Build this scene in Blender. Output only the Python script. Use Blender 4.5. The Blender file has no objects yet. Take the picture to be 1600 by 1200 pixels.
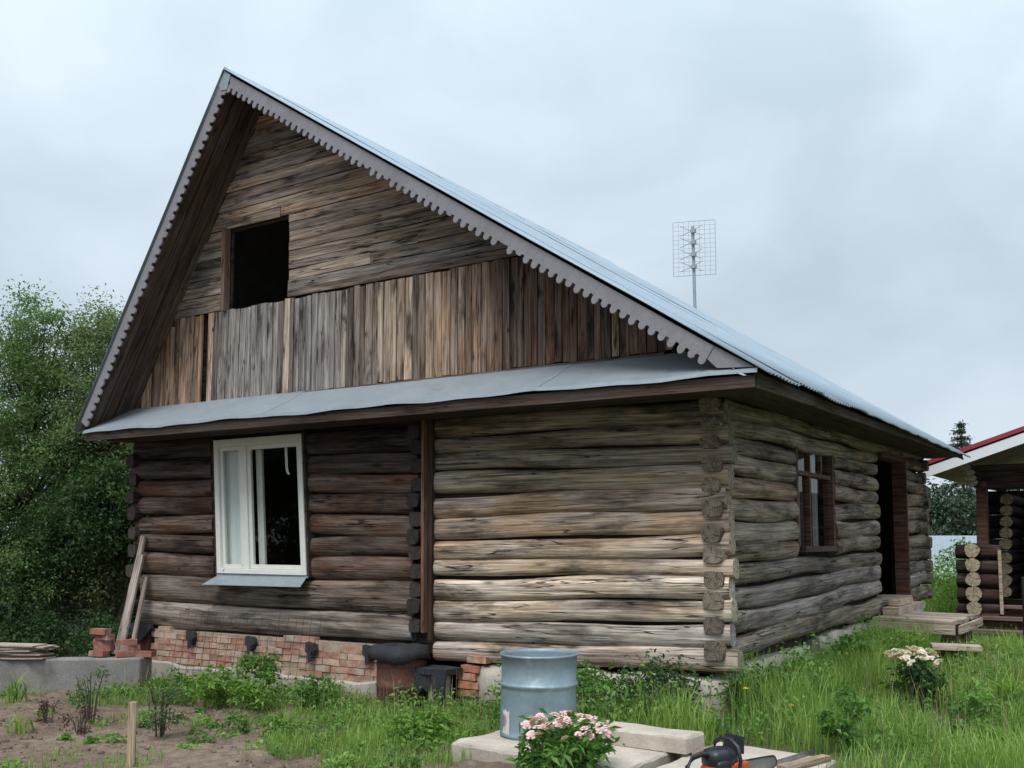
import bpy, math, random
import numpy as np
from mathutils import Vector, Matrix
random.seed(7); RNG = np.random.default_rng(7)
R = math.radians
S = bpy.context.scene
C = S.collection

# ------------------------------------------------------------------ camera
cd = bpy.data.cameras.new('camera'); cam = bpy.data.objects.new('camera', cd); C.objects.link(cam)
cam.location = (3.16, -8.25, 1.56)
cam.rotation_euler = (R(90 + 5.317), 0, R(33.1))
cd.sensor_width = 36; cd.lens = 35.055; cd.shift_y = 0.0625; cd.clip_end = 2000; cd.clip_start = 0.05
S.camera = cam

# ------------------------------------------------------------------ sky and sun
SUN_EL, SUN_AZ = R(58), R(168)          # high, in front of the gable, behind the cloud
w = bpy.data.worlds.new('World'); S.world = w; w.use_nodes = True
nt = w.node_tree; nt.nodes.clear()
N = nt.nodes.new; L = nt.links.new
out = N('ShaderNodeOutputWorld'); bg = N('ShaderNodeBackground'); L(bg.outputs[0], out.inputs[0])
sky = N('ShaderNodeTexSky'); sky.sky_type = 'NISHITA'; sky.sun_disc = False
sky.sun_elevation = SUN_EL; sky.sun_rotation = SUN_AZ
skym = N('ShaderNodeMix'); skym.data_type = 'RGBA'; skym.blend_type = 'MULTIPLY'; skym.inputs[0].default_value = 1
L(sky.outputs[0], skym.inputs[6]); skym.inputs[7].default_value = (0.08, 0.08, 0.08, 1)
tc = N('ShaderNodeTexCoord')
mp = N('ShaderNodeMapping'); mp.inputs['Scale'].default_value = (1.0, 1.0, 1.7); mp.inputs['Location'].default_value = (3.1, 1.7, .4); L(tc.outputs['Generated'], mp.inputs[0])
n1 = N('ShaderNodeTexNoise'); n1.inputs['Scale'].default_value = 2.7; n1.inputs['Detail'].default_value = 7; n1.inputs['Roughness'].default_value = .48
n1.inputs['Distortion'].default_value = .35; L(mp.outputs[0], n1.inputs['Vector'])
cr = N('ShaderNodeValToRGB'); L(n1.outputs['Fac'], cr.inputs[0])
e = cr.color_ramp.elements
e[0].position = .36; e[0].color = (.31, .375, .425, 1)
e[1].position = .62; e[1].color = (.43, .49, .55, 1)
m_ = e.new(.47); m_.color = (.365, .425, .48, 1)
sep = N('ShaderNodeSeparateXYZ'); L(tc.outputs['Generated'], sep.inputs[0])
z2 = N('ShaderNodeMath'); z2.operation = 'POWER'; z2.use_clamp = True; L(sep.outputs['Z'], z2.inputs[0]); z2.inputs[1].default_value = 2.5
mr = N('ShaderNodeMapRange'); L(z2.outputs[0], mr.inputs[0])       # overcast dome: up to three times brighter at the zenith
mr.inputs[1].default_value = 0; mr.inputs[2].default_value = 1; mr.inputs[3].default_value = .95; mr.inputs[4].default_value = 3.4
mul = N('ShaderNodeMix'); mul.data_type = 'RGBA'; mul.blend_type = 'MULTIPLY'; mul.inputs[0].default_value = 1
L(cr.outputs[0], mul.inputs[6]); L(mr.outputs[0], mul.inputs[7])
mx = N('ShaderNodeMix'); mx.data_type = 'RGBA'; mx.inputs[0].default_value = .93
L(skym.outputs[2], mx.inputs[6]); L(mul.outputs[2], mx.inputs[7]); L(mx.outputs[2], bg.inputs[0])
bg.inputs[1].default_value = 1.0
sd = bpy.data.lights.new('sun', 'SUN'); sd.energy = 1.5; sd.angle = R(28); sd.color = (1, .965, .91)
so = bpy.data.objects.new('sun', sd); C.objects.link(so)
sdir = Vector((math.sin(SUN_AZ) * math.cos(SUN_EL), math.cos(SUN_AZ) * math.cos(SUN_EL), math.sin(SUN_EL)))
so.rotation_euler = sdir.to_track_quat('Z', 'Y').to_euler(); so.location = (0, -5, 12)
S.view_settings.view_transform = 'Standard'; S.view_settings.look = 'None'
S.view_settings.gamma = 1; S.view_settings.exposure = 0.75

# ------------------------------------------------------------------ helpers
W = {}
def tag(o, label=None, cat=None, group=None, kind=None):
    if label: o['label'] = label
    if cat: o['category'] = cat
    if group: o['group'] = group
    if kind: o['kind'] = kind
    return o
def thing(name, loc, label, cat, group=None):
    o = bpy.data.objects.new(name, None); C.objects.link(o); o.location = loc; o.empty_display_size = .1
    W[o] = Vector(loc); return tag(o, label, cat, group)
def link(name, me, parent, loc=(0, 0, 0), rot=None, col=None):
    """world location loc, made relative to the parent"""
    o = bpy.data.objects.new(name, me); C.objects.link(o)
    l = Vector(loc)
    if parent is not None:
        o.parent = parent; o.location = l - W[parent]
    else: o.location = l
    if rot is not None: o.rotation_euler = rot.to_euler() if hasattr(rot, 'to_euler') else rot
    if col is not None: o.color = (*col[:3], 1)
    W[o] = l
    return o
def mesh(name, V, F, mats, smooth=False, mi=None):
    me = bpy.data.meshes.new(name)
    V = V.tolist() if hasattr(V, 'tolist') else V
    F = F.tolist() if hasattr(F, 'tolist') else F
    me.from_pydata(V, [], F)
    for m in (mats if isinstance(mats, (list, tuple)) else [mats]): me.materials.append(m)
    if smooth: me.polygons.foreach_set('use_smooth', [True] * len(me.polygons))
    if mi is not None: me.polygons.foreach_set('material_index', mi)
    me.update(); return me
class MB:
    """collects shapes, in coordinates relative to o"""
    def __init__(s, o=(0, 0, 0)): s.V = []; s.F = []; s.o = Vector(o)
    def add(s, V, F):
        k = len(s.V); s.V += [tuple(Vector(v) - s.o) for v in V]; s.F += [tuple(i + k for i in f) for f in F]
    def box(s, a, b):
        x0, y0, z0 = a; x1, y1, z1 = b
        s.add([(x0, y0, z0), (x1, y0, z0), (x1, y1, z0), (x0, y1, z0), (x0, y0, z1), (x1, y0, z1), (x1, y1, z1), (x0, y1, z1)],
              [(0, 3, 2, 1), (4, 5, 6, 7), (0, 1, 5, 4), (1, 2, 6, 5), (2, 3, 7, 6), (3, 0, 4, 7)])
    def hexa(s, P): s.add(P, [(0, 3, 2, 1), (4, 5, 6, 7), (0, 1, 5, 4), (1, 2, 6, 5), (2, 3, 7, 6), (3, 0, 4, 7)])
    def tube(s, pts, rad, n=8, cap=True):
        pts = [Vector(p) for p in pts]; m = len(pts); rings = []
        for i, p in enumerate(pts):
            t = (pts[min(i + 1, m - 1)] - pts[max(i - 1, 0)]).normalized()
            a = t.cross(Vector((0, 0, 1)) if abs(t.z) < .9 else Vector((1, 0, 0))).normalized(); b = t.cross(a)
            r = rad[i] if isinstance(rad, (list, tuple)) else rad
            rings.append([p + a * r * math.cos(2 * math.pi * k / n) + b * r * math.sin(2 * math.pi * k / n) for k in range(n)])
        V = [v for rg in rings for v in rg]; F = []
        for i in range(m - 1):
            for k in range(n): F.append((i * n + k, i * n + (k + 1) % n, (i + 1) * n + (k + 1) % n, (i + 1) * n + k))
        if cap: F.append(tuple(range(n - 1, -1, -1))); F.append(tuple((m - 1) * n + k for k in range(n)))
        s.add(V, F)
    def lathe(s, c, prof, n=32):
        V = []; F = []
        for r, z in prof:
            for k in range(n): V.append((c[0] + r * math.cos(2 * math.pi * k / n), c[1] + r * math.sin(2 * math.pi * k / n), c[2] + z))
        for i in range(len(prof) - 1):
            for k in range(n): F.append((i * n + k, i * n + (k + 1) % n, (i + 1) * n + (k + 1) % n, (i + 1) * n + k))
        s.add(V, F)
    def prism(s, poly, d):
        d = Vector(d); n = len(poly); P = [Vector(p) for p in poly]
        s.add(P + [p + d for p in P], [tuple(range(n - 1, -1, -1)), tuple(range(n, 2 * n))] + [(i, (i + 1) % n, n + (i + 1) % n, n + i) for i in range(n)])
    def build(s, name, mat, parent=None, smooth=False, col=None, bevel=0):
        me = mesh(name, s.V, s.F, mat, smooth)
        o = link(name, me, parent, s.o, None, col)
        if bevel:
            b = o.modifiers.new('bevel', 'BEVEL'); b.width = bevel; b.segments = 2; b.limit_method = 'ANGLE'
        return o
def mb(parent): return MB(W[parent])
def basis(p0, p1, up):
    x = (Vector(p1) - Vector(p0)).normalized(); y = Vector(up).cross(x).normalized(); z = x.cross(y)
    return Matrix((x, y, z)).transposed()

# ------------------------------------------------------------------ materials
def new_mat(name):
    m = bpy.data.materials.new(name); m.use_nodes = True
    t = m.node_tree; b = t.nodes['Principled BSDF']
    return m, t, b
class NT:
    def __init__(s, t): s.t = t
    def n(s, ty, **kw):
        o = s.t.nodes.new(ty)
        for k, v in kw.items():
            if k.startswith('_'): setattr(o, k[1:], v)
            else: o.inputs[k.replace('__', ' ')].default_value = v
        return o
    def l(s, a, b): s.t.links.new(a, b)
    def noise(s, vec, scale, detail=4, rough=.55, dist=0):
        o = s.n('ShaderNodeTexNoise', Scale=scale, Detail=detail, Roughness=rough, Distortion=dist)
        if vec is not None: s.l(vec, o.inputs['Vector'])
        return o.outputs['Fac']
    def ramp(s, f, stops):
        o = s.n('ShaderNodeValToRGB'); s.l(f, o.inputs[0]); el = o.color_ramp.elements
        while len(el) < len(stops): el.new(.5)
        for e_, (p, c) in zip(el, stops):
            e_.position = p; e_.color = (c, c, c, 1) if not isinstance(c, tuple) else (*c, 1)
        return o.outputs[0]
    def mix(s, f, a, b, bt='MIX'):
        o = s.n('ShaderNodeMix'); o.data_type = 'RGBA'; o.blend_type = bt
        for v, i in ((f, 0), (a, 6), (b, 7)):
            if hasattr(v, 'is_linked'): s.l(v, o.inputs[i])
            elif isinstance(v, tuple): o.inputs[i].default_value = (*v, 1)
            else: o.inputs[i].default_value = v if i == 0 else (v, v, v, 1)
        return o.outputs[2]
    def math(s, op, a, b=0.):
        o = s.n('ShaderNodeMath'); o.operation = op
        for v, i in ((a, 0), (b, 1)):
            if hasattr(v, 'is_linked'): s.l(v, o.inputs[i])
            else: o.inputs[i].default_value = v
        return o.outputs[0]
    def coords(s, scale=(1, 1, 1), rnd=True):
        tc = s.n('ShaderNodeTexCoord'); v = tc.outputs['Object']
        if rnd:
            oi = s.n('ShaderNodeObjectInfo'); a = s.n('ShaderNodeVectorMath'); a.operation = 'ADD'
            k = s.math('MULTIPLY', oi.outputs['Random'], 61.); s.l(v, a.inputs[0]); s.l(k, a.inputs[1]); v = a.outputs[0]
        m = s.n('ShaderNodeMapping'); m.inputs['Scale'].default_value = scale; s.l(v, m.inputs[0]); return m.outputs[0]
    def objcol(s): return s.n('ShaderNodeObjectInfo').outputs['Color']
    def bump(s, b, h, strength=.4, dist=.01):
        o = s.n('ShaderNodeBump', Strength=strength, Distance=dist); s.l(h, o.inputs['Height']); s.l(o.outputs[0], b.inputs['Normal'])

def wood_mat(name, base=None, grey=None, greyf=.6, k=1.0, crack=.010, lo=.42, hi=1.45, bumpd=.012, dark=.8, stn=(.34, .47)):
    """weathered softwood: long streaks, silvered and blackened areas, crisp fine grain, thin drying cracks, knots"""
    m, t, b = new_mat(name); q = NT(t)
    col = q.objcol() if base is None else q.mix(0., base, base)
    hs = q.n('ShaderNodeHueSaturation', Saturation=.35, Value=1.15); q.l(col, hs.inputs['Color']); silver = hs.outputs[0]
    streak = q.noise(q.coords((.5 * k, 8 * k, 8 * k)), 2.2, 9, .68, .15)
    blot = q.noise(q.coords((.7 * k, 3.2 * k, 3.2 * k)), 1.5, 6, .62, .2)
    stain = q.noise(q.coords((.55 * k, 2.6 * k, 2.6 * k)), 1.9, 7, .66, .3)
    fine = q.noise(q.coords((1.6 * k, 70 * k, 70 * k)), 1.5, 6, .65, .1)
    grain = q.noise(q.coords((.5 * k, 26 * k, 26 * k)), 1.8, 6, .6, .1)
    cr_ = q.noise(q.coords((.33 * k, 7 * k, 7 * k)), 1.9, 3, .45, .25)
    c = q.mix(q.ramp(blot, [(.42, 0.), (.56, greyf)]), col, silver)
    c = q.mix(1., c, q.ramp(streak, [(.30, lo), (.5, 1.), (.68, hi)]), 'MULTIPLY')
    c = q.mix(1., c, q.ramp(grain, [(.36, .55), (.5, 1.), (.64, 1.22)]), 'MULTIPLY')
    c = q.mix(1., c, q.ramp(fine, [(.36, .60), (.5, 1.), (.62, 1.2)]), 'MULTIPLY')
    c = q.mix(1., c, q.ramp(stain, [(stn[0], 1 - dark), (stn[1], 1.)]), 'MULTIPLY')
    crk = q.ramp(q.math('ABSOLUTE', q.math('SUBTRACT', cr_, .5)), [(crack * .35, .06), (crack, .55), (crack * 1.9, 1.)])
    gate = q.ramp(q.noise(q.coords((.6 * k, 1.5 * k, 1.5 * k)), 2.3, 3, .5), [(.46, 0.), (.54, 1.)])
    crk = q.mix(gate, (1., 1., 1.), crk)
    c = q.mix(1., c, crk, 'MULTIPLY')
    vo = q.n('ShaderNodeTexVoronoi', Scale=1.0); q.l(q.coords((1.3 * k, 5. * k, 5. * k)), vo.inputs['Vector'])
    kn = q.ramp(vo.outputs['Distance'], [(.05, .25), (.12, .8), (.19, 1.)])
    c = q.mix(1., c, kn, 'MULTIPLY')
    if base is None: c = q.mix(1., c, (1.14, 1.03, .96), 'MULTIPLY')
    q.l(c, b.inputs['Base Color']); b.inputs['Roughness'].default_value = .86; b.inputs['Specular IOR Level'].default_value = .22
    hgt = q.math('ADD', q.math('MULTIPLY', grain, .7), q.math('ADD', q.math('MULTIPLY', fine, .4), q.math('MULTIPLY', crk, .8)))
    q.bump(b, hgt, .85, bumpd)
    return m
M = {}
M['log'] = wood_mat('weathered_log', greyf=.8, crack=.008, dark=.72, stn=(.36, .52))
M['board'] = wood_mat('weathered_board', k=1.2, greyf=.6, lo=.40, hi=1.5, bumpd=.006, dark=.85)
M['plank'] = wood_mat('plank_wood', k=1.2, crack=.006, lo=.65, hi=1.2, bumpd=.004, dark=.4)
M['darkwood'] = wood_mat('dark_brown_wood', (.052, .036, .028), greyf=.3, bumpd=.005)
def end_grain():
    m, t, b = new_mat('end_grain'); q = NT(t); v = q.coords((.2, 1, 1), False)
    wv = q.n('ShaderNodeTexWave', Scale=16., Distortion=2.2, Detail=2.); wv.wave_type = 'RINGS'; wv.rings_direction = 'X'; q.l(v, wv.inputs['Vector'])
    c = q.mix(q.ramp(wv.outputs['Fac'], [(.2, 0.), (.8, 1.)]), q.mix(1., q.objcol(), .62, 'MULTIPLY'), q.objcol())
    n_ = q.noise(q.coords((1, 9, 9)), 2.5, 5, .6)
    sx_ = q.n('ShaderNodeSeparateXYZ'); q.l(v, sx_.inputs[0]); cx_ = q.n('ShaderNodeCombineXYZ'); q.l(sx_.outputs['Y'], cx_.inputs[0]); q.l(sx_.outputs['Z'], cx_.inputs[1])
    gr_ = q.n('ShaderNodeTexGradient'); gr_.gradient_type = 'RADIAL'; q.l(cx_.outputs[0], gr_.inputs[0])
    oi_ = q.n('ShaderNodeObjectInfo'); an_ = q.math('FRACT', q.math('ADD', q.math('MULTIPLY', gr_.outputs['Fac'], 3.), q.math('ADD', q.math('MULTIPLY', oi_.outputs['Random'], 7.), q.math('MULTIPLY', n_, .25))))
    c = q.mix(1., c, q.ramp(an_, [(.0, .15), (.05, .3), (.08, 1.)]), 'MULTIPLY')
    c = q.mix(1., c, q.ramp(n_, [(.3, .45), (.6, 1.15)]), 'MULTIPLY')
    q.l(c, b.inputs['Base Color']); b.inputs['Roughness'].default_value = .9; q.bump(b, n_, .6, .01); return m
M['end'] = end_grain()
def simple(name, col, rough=.8, metal=0., var=.25, sc=4., bumpd=.004, objc=False, fine=40., spec=.4, patch=None):
    m, t, b = new_mat(name); q = NT(t); v = q.coords()
    a = q.noise(v, sc, 6, .6); f_ = q.noise(v, fine, 4, .6)
    c0 = q.objcol() if objc else q.mix(0., col, col)
    c = q.mix(1., c0, q.ramp(a, [(.28, 1 - var), (.72, 1 + var)]), 'MULTIPLY')
    c = q.mix(1., c, q.ramp(f_, [(.3, 1 - var * .6), (.7, 1 + var * .6)]), 'MULTIPLY')
    if patch:
        pc, p0, p1, psc = patch
        c = q.mix(q.ramp(q.noise(v, psc, 7, .65, .5), [(p0, 0.), (p1, 1.)]), c, pc)
    q.l(c, b.inputs['Base Color']); b.inputs['Roughness'].default_value = rough; b.inputs['Metallic'].default_value = metal
    b.inputs['Specular IOR Level'].default_value = spec
    if bumpd: q.bump(b, q.math('ADD', a, f_), .6, bumpd)
    return m
M['brick'] = simple('brick', None, .9, var=.3, sc=9, bumpd=.006, objc=True, patch=((.42, .34, .275), .50, .64, 5.))
M['mortar'] = simple('mortar', (.33, .25, .195), .95, var=.3, sc=8, bumpd=.01)
M['concrete'] = simple('concrete', (.36, .325, .28), .92, var=.22, sc=3.5, bumpd=.008, patch=((.17, .155, .135), .58, .72, 2.2))
M['greyconc'] = simple('grey_concrete', (.20, .195, .18), .92, var=.25, sc=3, bumpd=.008, patch=((.10, .095, .085), .55, .7, 1.8))
M['slab'] = simple('pale_slab', (.40, .345, .29), .9, var=.2, sc=4, bumpd=.006, patch=((.22, .19, .16), .58, .72, 3.))
M['felt'] = simple('roofing_felt', (.022, .023, .027), .85, var=.4, sc=6, bumpd=.01)
M['black'] = simple('black_plastic', (.014, .016, .02), .38, var=.2, bumpd=0)
M['orange'] = simple('orange_plastic', (.42, .065, .02), .42, var=.15, bumpd=.001)
M['steel'] = simple('worn_steel', (.30, .30, .30), .45, .8, var=.25, bumpd=.001)
M['rust'] = simple('rusty_steel', (.105, .045, .032), .85, .1, var=.4, sc=6, bumpd=.004, patch=((.20, .105, .07), .58, .7, 5.))
M['wire'] = simple('rusty_wire', (.07, .045, .033), .8, .3, var=.3, bumpd=0)
M['galv'] = simple('galvanised_sheet', (.25, .31, .36), .62, .25, var=.10, sc=2.2, bumpd=.002, fine=14, patch=((.19, .225, .25), .55, .75, 1.4))
M['skirt'] = simple('grey_sheet_metal', (.285, .325, .355), .5, .35, var=.10, sc=2., bumpd=.002, fine=12, patch=((.23, .245, .25), .55, .75, 2.))
M['drum'] = simple('galvanised_drum', (.21, .275, .31), .5, .35, var=.16, sc=3.5, bumpd=.002, fine=22, patch=((.36, .39, .39), .60, .70, 4.))
M['fascia'] = simple('grey_painted_board', (.205, .20, .22), .8, var=.14, sc=4, bumpd=.002)
M['white'] = simple('peeling_white_paint', (.66, .66, .61), .6, var=.06, sc=6, bumpd=.003, patch=((.24, .20, .14), .645, .69, 5.))
M['redbrown'] = wood_mat('red_brown_wood', (.105, .048, .032), grey=(.09, .06, .05), greyf=.3, k=1.2, crack=.006, bumpd=.004, dark=.4)
M['redroof'] = simple('red_sheet_roof', (.26, .03, .04), .45, var=.1, bumpd=0)
M['whitetrim'] = simple('white_trim', (.66, .68, .70), .55, var=.05, bumpd=0)
M['stain'] = wood_mat('dark_stained_log', (.045, .026, .022), grey=(.05, .04, .038), greyf=.3, crack=.006, bumpd=.004, dark=.4)
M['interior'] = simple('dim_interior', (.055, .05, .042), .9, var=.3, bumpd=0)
M['curtain'] = simple('white_cloth', (.72, .74, .74), .85, var=.04, bumpd=0)
M['fence'] = simple('grey_sheet_fence', (.15, .17, .18), .55, .2, var=.12, sc=2, bumpd=0)
M['bluefence'] = simple('pale_blue_fence', (.50, .58, .68), .5, .0, var=.05, bumpd=0)
M['bark'] = simple('bark', (.075, .06, .048), .95, var=.4, sc=6, bumpd=.02)
M['antenna'] = simple('antenna_metal', (.30, .32, .34), .5, .4, var=.1, bumpd=0)
M['slate'] = simple('broken_sheet', None, .9, var=.2, sc=5, bumpd=.004, objc=True)
def glass_mat():
    m, t, b = new_mat('window_glass'); q = NT(t); t.nodes.remove(b)
    f_ = q.n('ShaderNodeFresnel'); geo = q.n('ShaderNodeNewGeometry'); q.l(q.math('SUBTRACT', 1.5, q.math('MULTIPLY', geo.outputs['Backfacing'], .499)), f_.inputs['IOR']); tr = q.n('ShaderNodeBsdfTransparent'); gl = q.n('ShaderNodeBsdfGlossy', Roughness=.02)
    tr.inputs[0].default_value = (.93, .95, .94, 1)
    mxs = q.n('ShaderNodeMixShader'); k = f_.outputs[0]
    q.l(k, mxs.inputs[0]); q.l(tr.outputs[0], mxs.inputs[1]); q.l(gl.outputs[0], mxs.inputs[2])
    q.l(mxs.outputs[0], t.nodes['Material Output'].inputs[0]); return m
M['glass'] = glass_mat()
def leaf_mat(name, c0, c1, trans=.35, rough=.55):
    m, t, b = new_mat(name); q = NT(t); t.nodes.remove(b)
    at = q.n('ShaderNodeAttribute'); at.attribute_name = 'tint'
    c = q.mix(at.outputs['Fac'], c0, c1)
    d = q.n('ShaderNodeBsdfPrincipled', Roughness=rough); d.inputs['Specular IOR Level'].default_value = .3; q.l(c, d.inputs['Base Color'])
    tl = q.n('ShaderNodeBsdfTranslucent'); q.l(q.mix(1., c, (1.1, 1.25, .6), 'MULTIPLY'), tl.inputs[0])
    mxs = q.n('ShaderNodeMixShader'); mxs.inputs[0].default_value = trans
    q.l(d.outputs[0], mxs.inputs[1]); q.l(tl.outputs[0], mxs.inputs[2]); q.l(mxs.outputs[0], t.nodes['Material Output'].inputs[0]); return m
M['treeleaf'] = leaf_mat('tree_leaf', (0.062, 0.117, 0.042), (0.175, 0.260, 0.096))
M['paleleaf'] = leaf_mat('pale_tree_leaf', (.085, .13, .055), (.22, .28, .13))
M['darkleaf'] = leaf_mat('dark_leaf', (.027, .060, .024), (.072, .135, .042))
M['leaf'] = leaf_mat('weed_leaf', (0.057, 0.144, 0.028), (0.161, 0.300, 0.061))
M['bright'] = leaf_mat('bright_leaf', (0.094, 0.190, 0.030), (0.220, 0.347, 0.070))
M['rose'] = leaf_mat('rose_leaf', (0.060, 0.106, 0.048), (0.144, 0.188, 0.084))
M['redleaf'] = leaf_mat('red_leaf', (.07, .025, .03), (.13, .06, .05))
M['grass'] = leaf_mat('grass_blade', (0.075, 0.165, 0.027), (0.290, 0.407, 0.099))
M['straw'] = leaf_mat('dry_stalk', (.22, .16, .09), (.42, .36, .20), .2)
M['cover'] = leaf_mat('broad_weed_leaf', (0.063, 0.156, 0.031), (0.218, 0.360, 0.088))
M['needle'] = leaf_mat('needle', (0.022, 0.045, 0.027), (0.053, 0.090, 0.045), .1)
M['pink'] = leaf_mat('pink_petal', (.74, .46, .50), (.86, .70, .70), .3)
M['cream'] = leaf_mat('cream_petal', (.74, .58, .52), (.86, .80, .74), .3)
M['yellow'] = leaf_mat('yellow_petal', (.75, .55, .03), (.8, .65, .1), .2)
def soil_mat():
    m, t, b = new_mat('soil'); q = NT(t); v = q.coords((1, 1, 1), False)
    a = q.noise(v, .9, 6, .6, .3); f_ = q.noise(v, 9, 7, .68); g_ = q.noise(v, 38, 4, .6)
    c = q.mix(q.ramp(a, [(.35, 0.), (.65, 1.)]), (.125, .088, .066), (.19, .142, .108))
    c = q.mix(1., c, q.ramp(f_, [(.28, .5), (.5, 1.), (.75, 1.45)]), 'MULTIPLY')
    c = q.mix(q.ramp(g_, [(.60, 0.), (.72, .8)]), c, (.36, .285, .20))
    # turf colour away from the dug bed
    tcn = q.n('ShaderNodeTexCoord'); sp = q.n('ShaderNodeSeparateXYZ'); q.l(tcn.outputs['Object'], sp.inputs[0])
    far = q.math('MAXIMUM', q.ramp(q.math('ADD', q.math('MULTIPLY', sp.outputs['X'], .1), .5), [(.40, 0.), (.52, 1.)]),
                 q.ramp(q.math('ADD', q.math('MULTIPLY', sp.outputs['Y'], .05), .5), [(.60, 0.), (.75, 1.)]))
    gm = q.math('MULTIPLY', far, q.ramp(q.noise(v, 1.7, 5, .6), [(.36, 0.), (.56, .85)]))
    c = q.mix(gm, c, (.075, .095, .035))
    q.l(c, b.inputs['Base Color']); b.inputs['Roughness'].default_value = .95; b.inputs['Specular IOR Level'].default_value = .15
    q.bump(b, q.math('ADD', f_, q.math('MULTIPLY', g_, .5)), .9, .03); return m
M['soil'] = soil_mat()

# ------------------------------------------------------------------ ground
def vnoise(x, y, s=0):
    r = np.zeros_like(x)
    for i, (f_, a) in enumerate(((.6, .030), (1.7, .018), (4.3, .012), (9.7, .008))):
        p = 12.9 * (i + 1) + s
        r = r + a * np.sin(f_ * x * 1.9 + p + 1.3 * np.sin(f_ * y + p)) * np.cos(f_ * y * 2.1 - p + 1.1 * np.sin(f_ * 1.3 * x))
    return r
def gz(x, y):
    x = np.asarray(x, float); y = np.asarray(y, float)
    z = np.clip(.03 * x, -.25, .02) + np.where(x > -.3, .012 * np.clip(y, 0, 5), 0)
    z = z - np.clip((y - 6.5) * .09, 0, .32) * np.clip((x + 1) / 2, 0, 1)
    return z + vnoise(x, y)
def gp(x, y): return Vector((x, y, float(gz(x, y))))
def axis(lo, hi, step, far, n):
    g = np.geomspace(1, far, n)
    return np.concatenate([lo - g[::-1], np.arange(lo, hi + step / 2, step), hi + g])
gx = axis(-12, 6, .09, 420, 24); gy = axis(-7, 13, .09, 420, 24)
XX, YY = np.meshgrid(gx, gy); ZZ = gz(XX, YY)
near = (XX > -10) & (XX < 4) & (YY > -6) & (YY < 4)
ZZ = ZZ + np.where(near, RNG.normal(0, .010, ZZ.shape), 0)
V = np.stack([XX.ravel(), YY.ravel(), ZZ.ravel()], 1); nx, ny = len(gx), len(gy)
i, j = np.meshgrid(np.arange(nx - 1), np.arange(ny - 1)); a = (j * nx + i).ravel()
g = link('ground', mesh('ground', V, np.stack([a, a + 1, a + nx + 1, a + nx], 1), M['soil'], True), None); tag(g, kind='structure')

# ------------------------------------------------------------------ wooden pieces
def log_mesh(Ln, rz, ry, seed, wob=.012, n=14, endcol=True, flat=.0):
    rs = np.random.default_rng(seed); m = max(4, int(Ln / .14)); xs = np.linspace(0, Ln, m + 1)
    ph = rs.uniform(0, 6.28, 12); V = []
    def wv(x, k, f_): return math.sin(x * f_ + ph[k]) + .5 * math.sin(x * f_ * 2.7 + ph[k + 1])
    for x in xs:
        cy, cz = wob * wv(x, 0, .9) * .4, wob * wv(x, 2, 1.1)
        s_ = 1 + .035 * wv(x, 4, 1.6) + rs.normal(0, .008)
        edge = min(x, Ln - x); s_ *= 1 - .04 * math.exp(-edge / .02)
        for k in range(n):
            t = 2 * math.pi * k / n; w_ = 1 + .04 * math.sin(3 * t + ph[6] + x * .7) + .03 * math.sin(5 * t + ph[7] - x * 1.1) + rs.normal(0, .008)
            c_, d_ = math.cos(t), math.sin(t)
            c_ = math.copysign(abs(c_) ** (1 - flat), c_); d_ = math.copysign(abs(d_) ** (1 - flat), d_)
            V.append((x, cy + ry * s_ * w_ * c_, cz + rz * s_ * w_ * d_))
    F = []
    for a_ in range(m):
        for k in range(n): F.append((a_ * n + k, a_ * n + (k + 1) % n, (a_ + 1) * n + (k + 1) % n, (a_ + 1) * n + k))
    mi = [0] * len(F)
    c0 = len(V); V.append((rs.uniform(-.01, .01), 0, 0)); V.append((Ln + rs.uniform(-.01, .01), 0, 0))
    r0 = len(V); V += [V[k] for k in range(n)]; r1 = len(V); V += [V[m * n + k] for k in range(n)]
    for k in range(n):
        F.append((c0, r0 + (k + 1) % n, r0 + k)); F.append((c0 + 1, r1 + k, r1 + (k + 1) % n)); mi += [1, 1]
    return V, F, mi
SEED = [100]
def log(parent, p0, p1, rz, ry, col, mat='log', name='log', endmat='end', flat=0., wob=.012, n=14):
    SEED[0] += 1; p0, p1 = Vector(p0), Vector(p1)
    V, F, mi = log_mesh((p1 - p0).length, rz, ry, SEED[0], wob, n, flat=flat)
    me = mesh(name, V, F, [M[mat], M[endmat]], True, mi)
    return link(name, me, parent, p0, basis(p0, p1, (0, 0, 1)), col)
def board(parent, p0, p1, wid, th, up, col, mat='board', name='board', warp=.006, cut0=0., cut1=0.):
    """board along p0-p1; wid along 'up', th across; cut0/cut1 skew the ends"""
    p0, p1 = Vector(p0), Vector(p1); Ln = (p1 - p0).length; m = max(2, int(Ln / .35)); V = []; F = []
    b_, c_ = random.uniform(-1, 1) * warp, random.uniform(0, 6)
    for i_ in range(m + 1):
        x = Ln * i_ / m; o = b_ * math.sin(x * 1.3 + c_); wv = wid * (1 + random.uniform(-.015, .015))
        sk0 = cut0 * (1 - i_ / m) + cut1 * i_ / m if i_ in (0, m) else 0
        for (y_, z_) in ((-th / 2, -wv / 2), (th / 2, -wv / 2), (th / 2, wv / 2), (-th / 2, wv / 2)):
            V.append((x + sk0 * (z_ / wid), y_ + o, z_))
    for a_ in range(m):
        for k in range(4): F.append((a_ * 4 + k, a_ * 4 + (k + 1) % 4, a_ * 4 + 4 + (k + 1) % 4, a_ * 4 + 4 + k))
    F.append((3, 2, 1, 0)); F.append(tuple(m * 4 + k for k in range(4)))
    return link(name, mesh(name, V, F, M[mat]), parent, p0, basis(p0, p1, up), col)
def jit(c, s=.12, h=.02):
    k = 1 + random.uniform(-s, s); return tuple(max(.005, v * k * (1 + random.uniform(-h, h))) for v in c)
def lerp(a, b, t): return tuple(x + (y - x) * t for x, y in zip(a, b))

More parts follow.
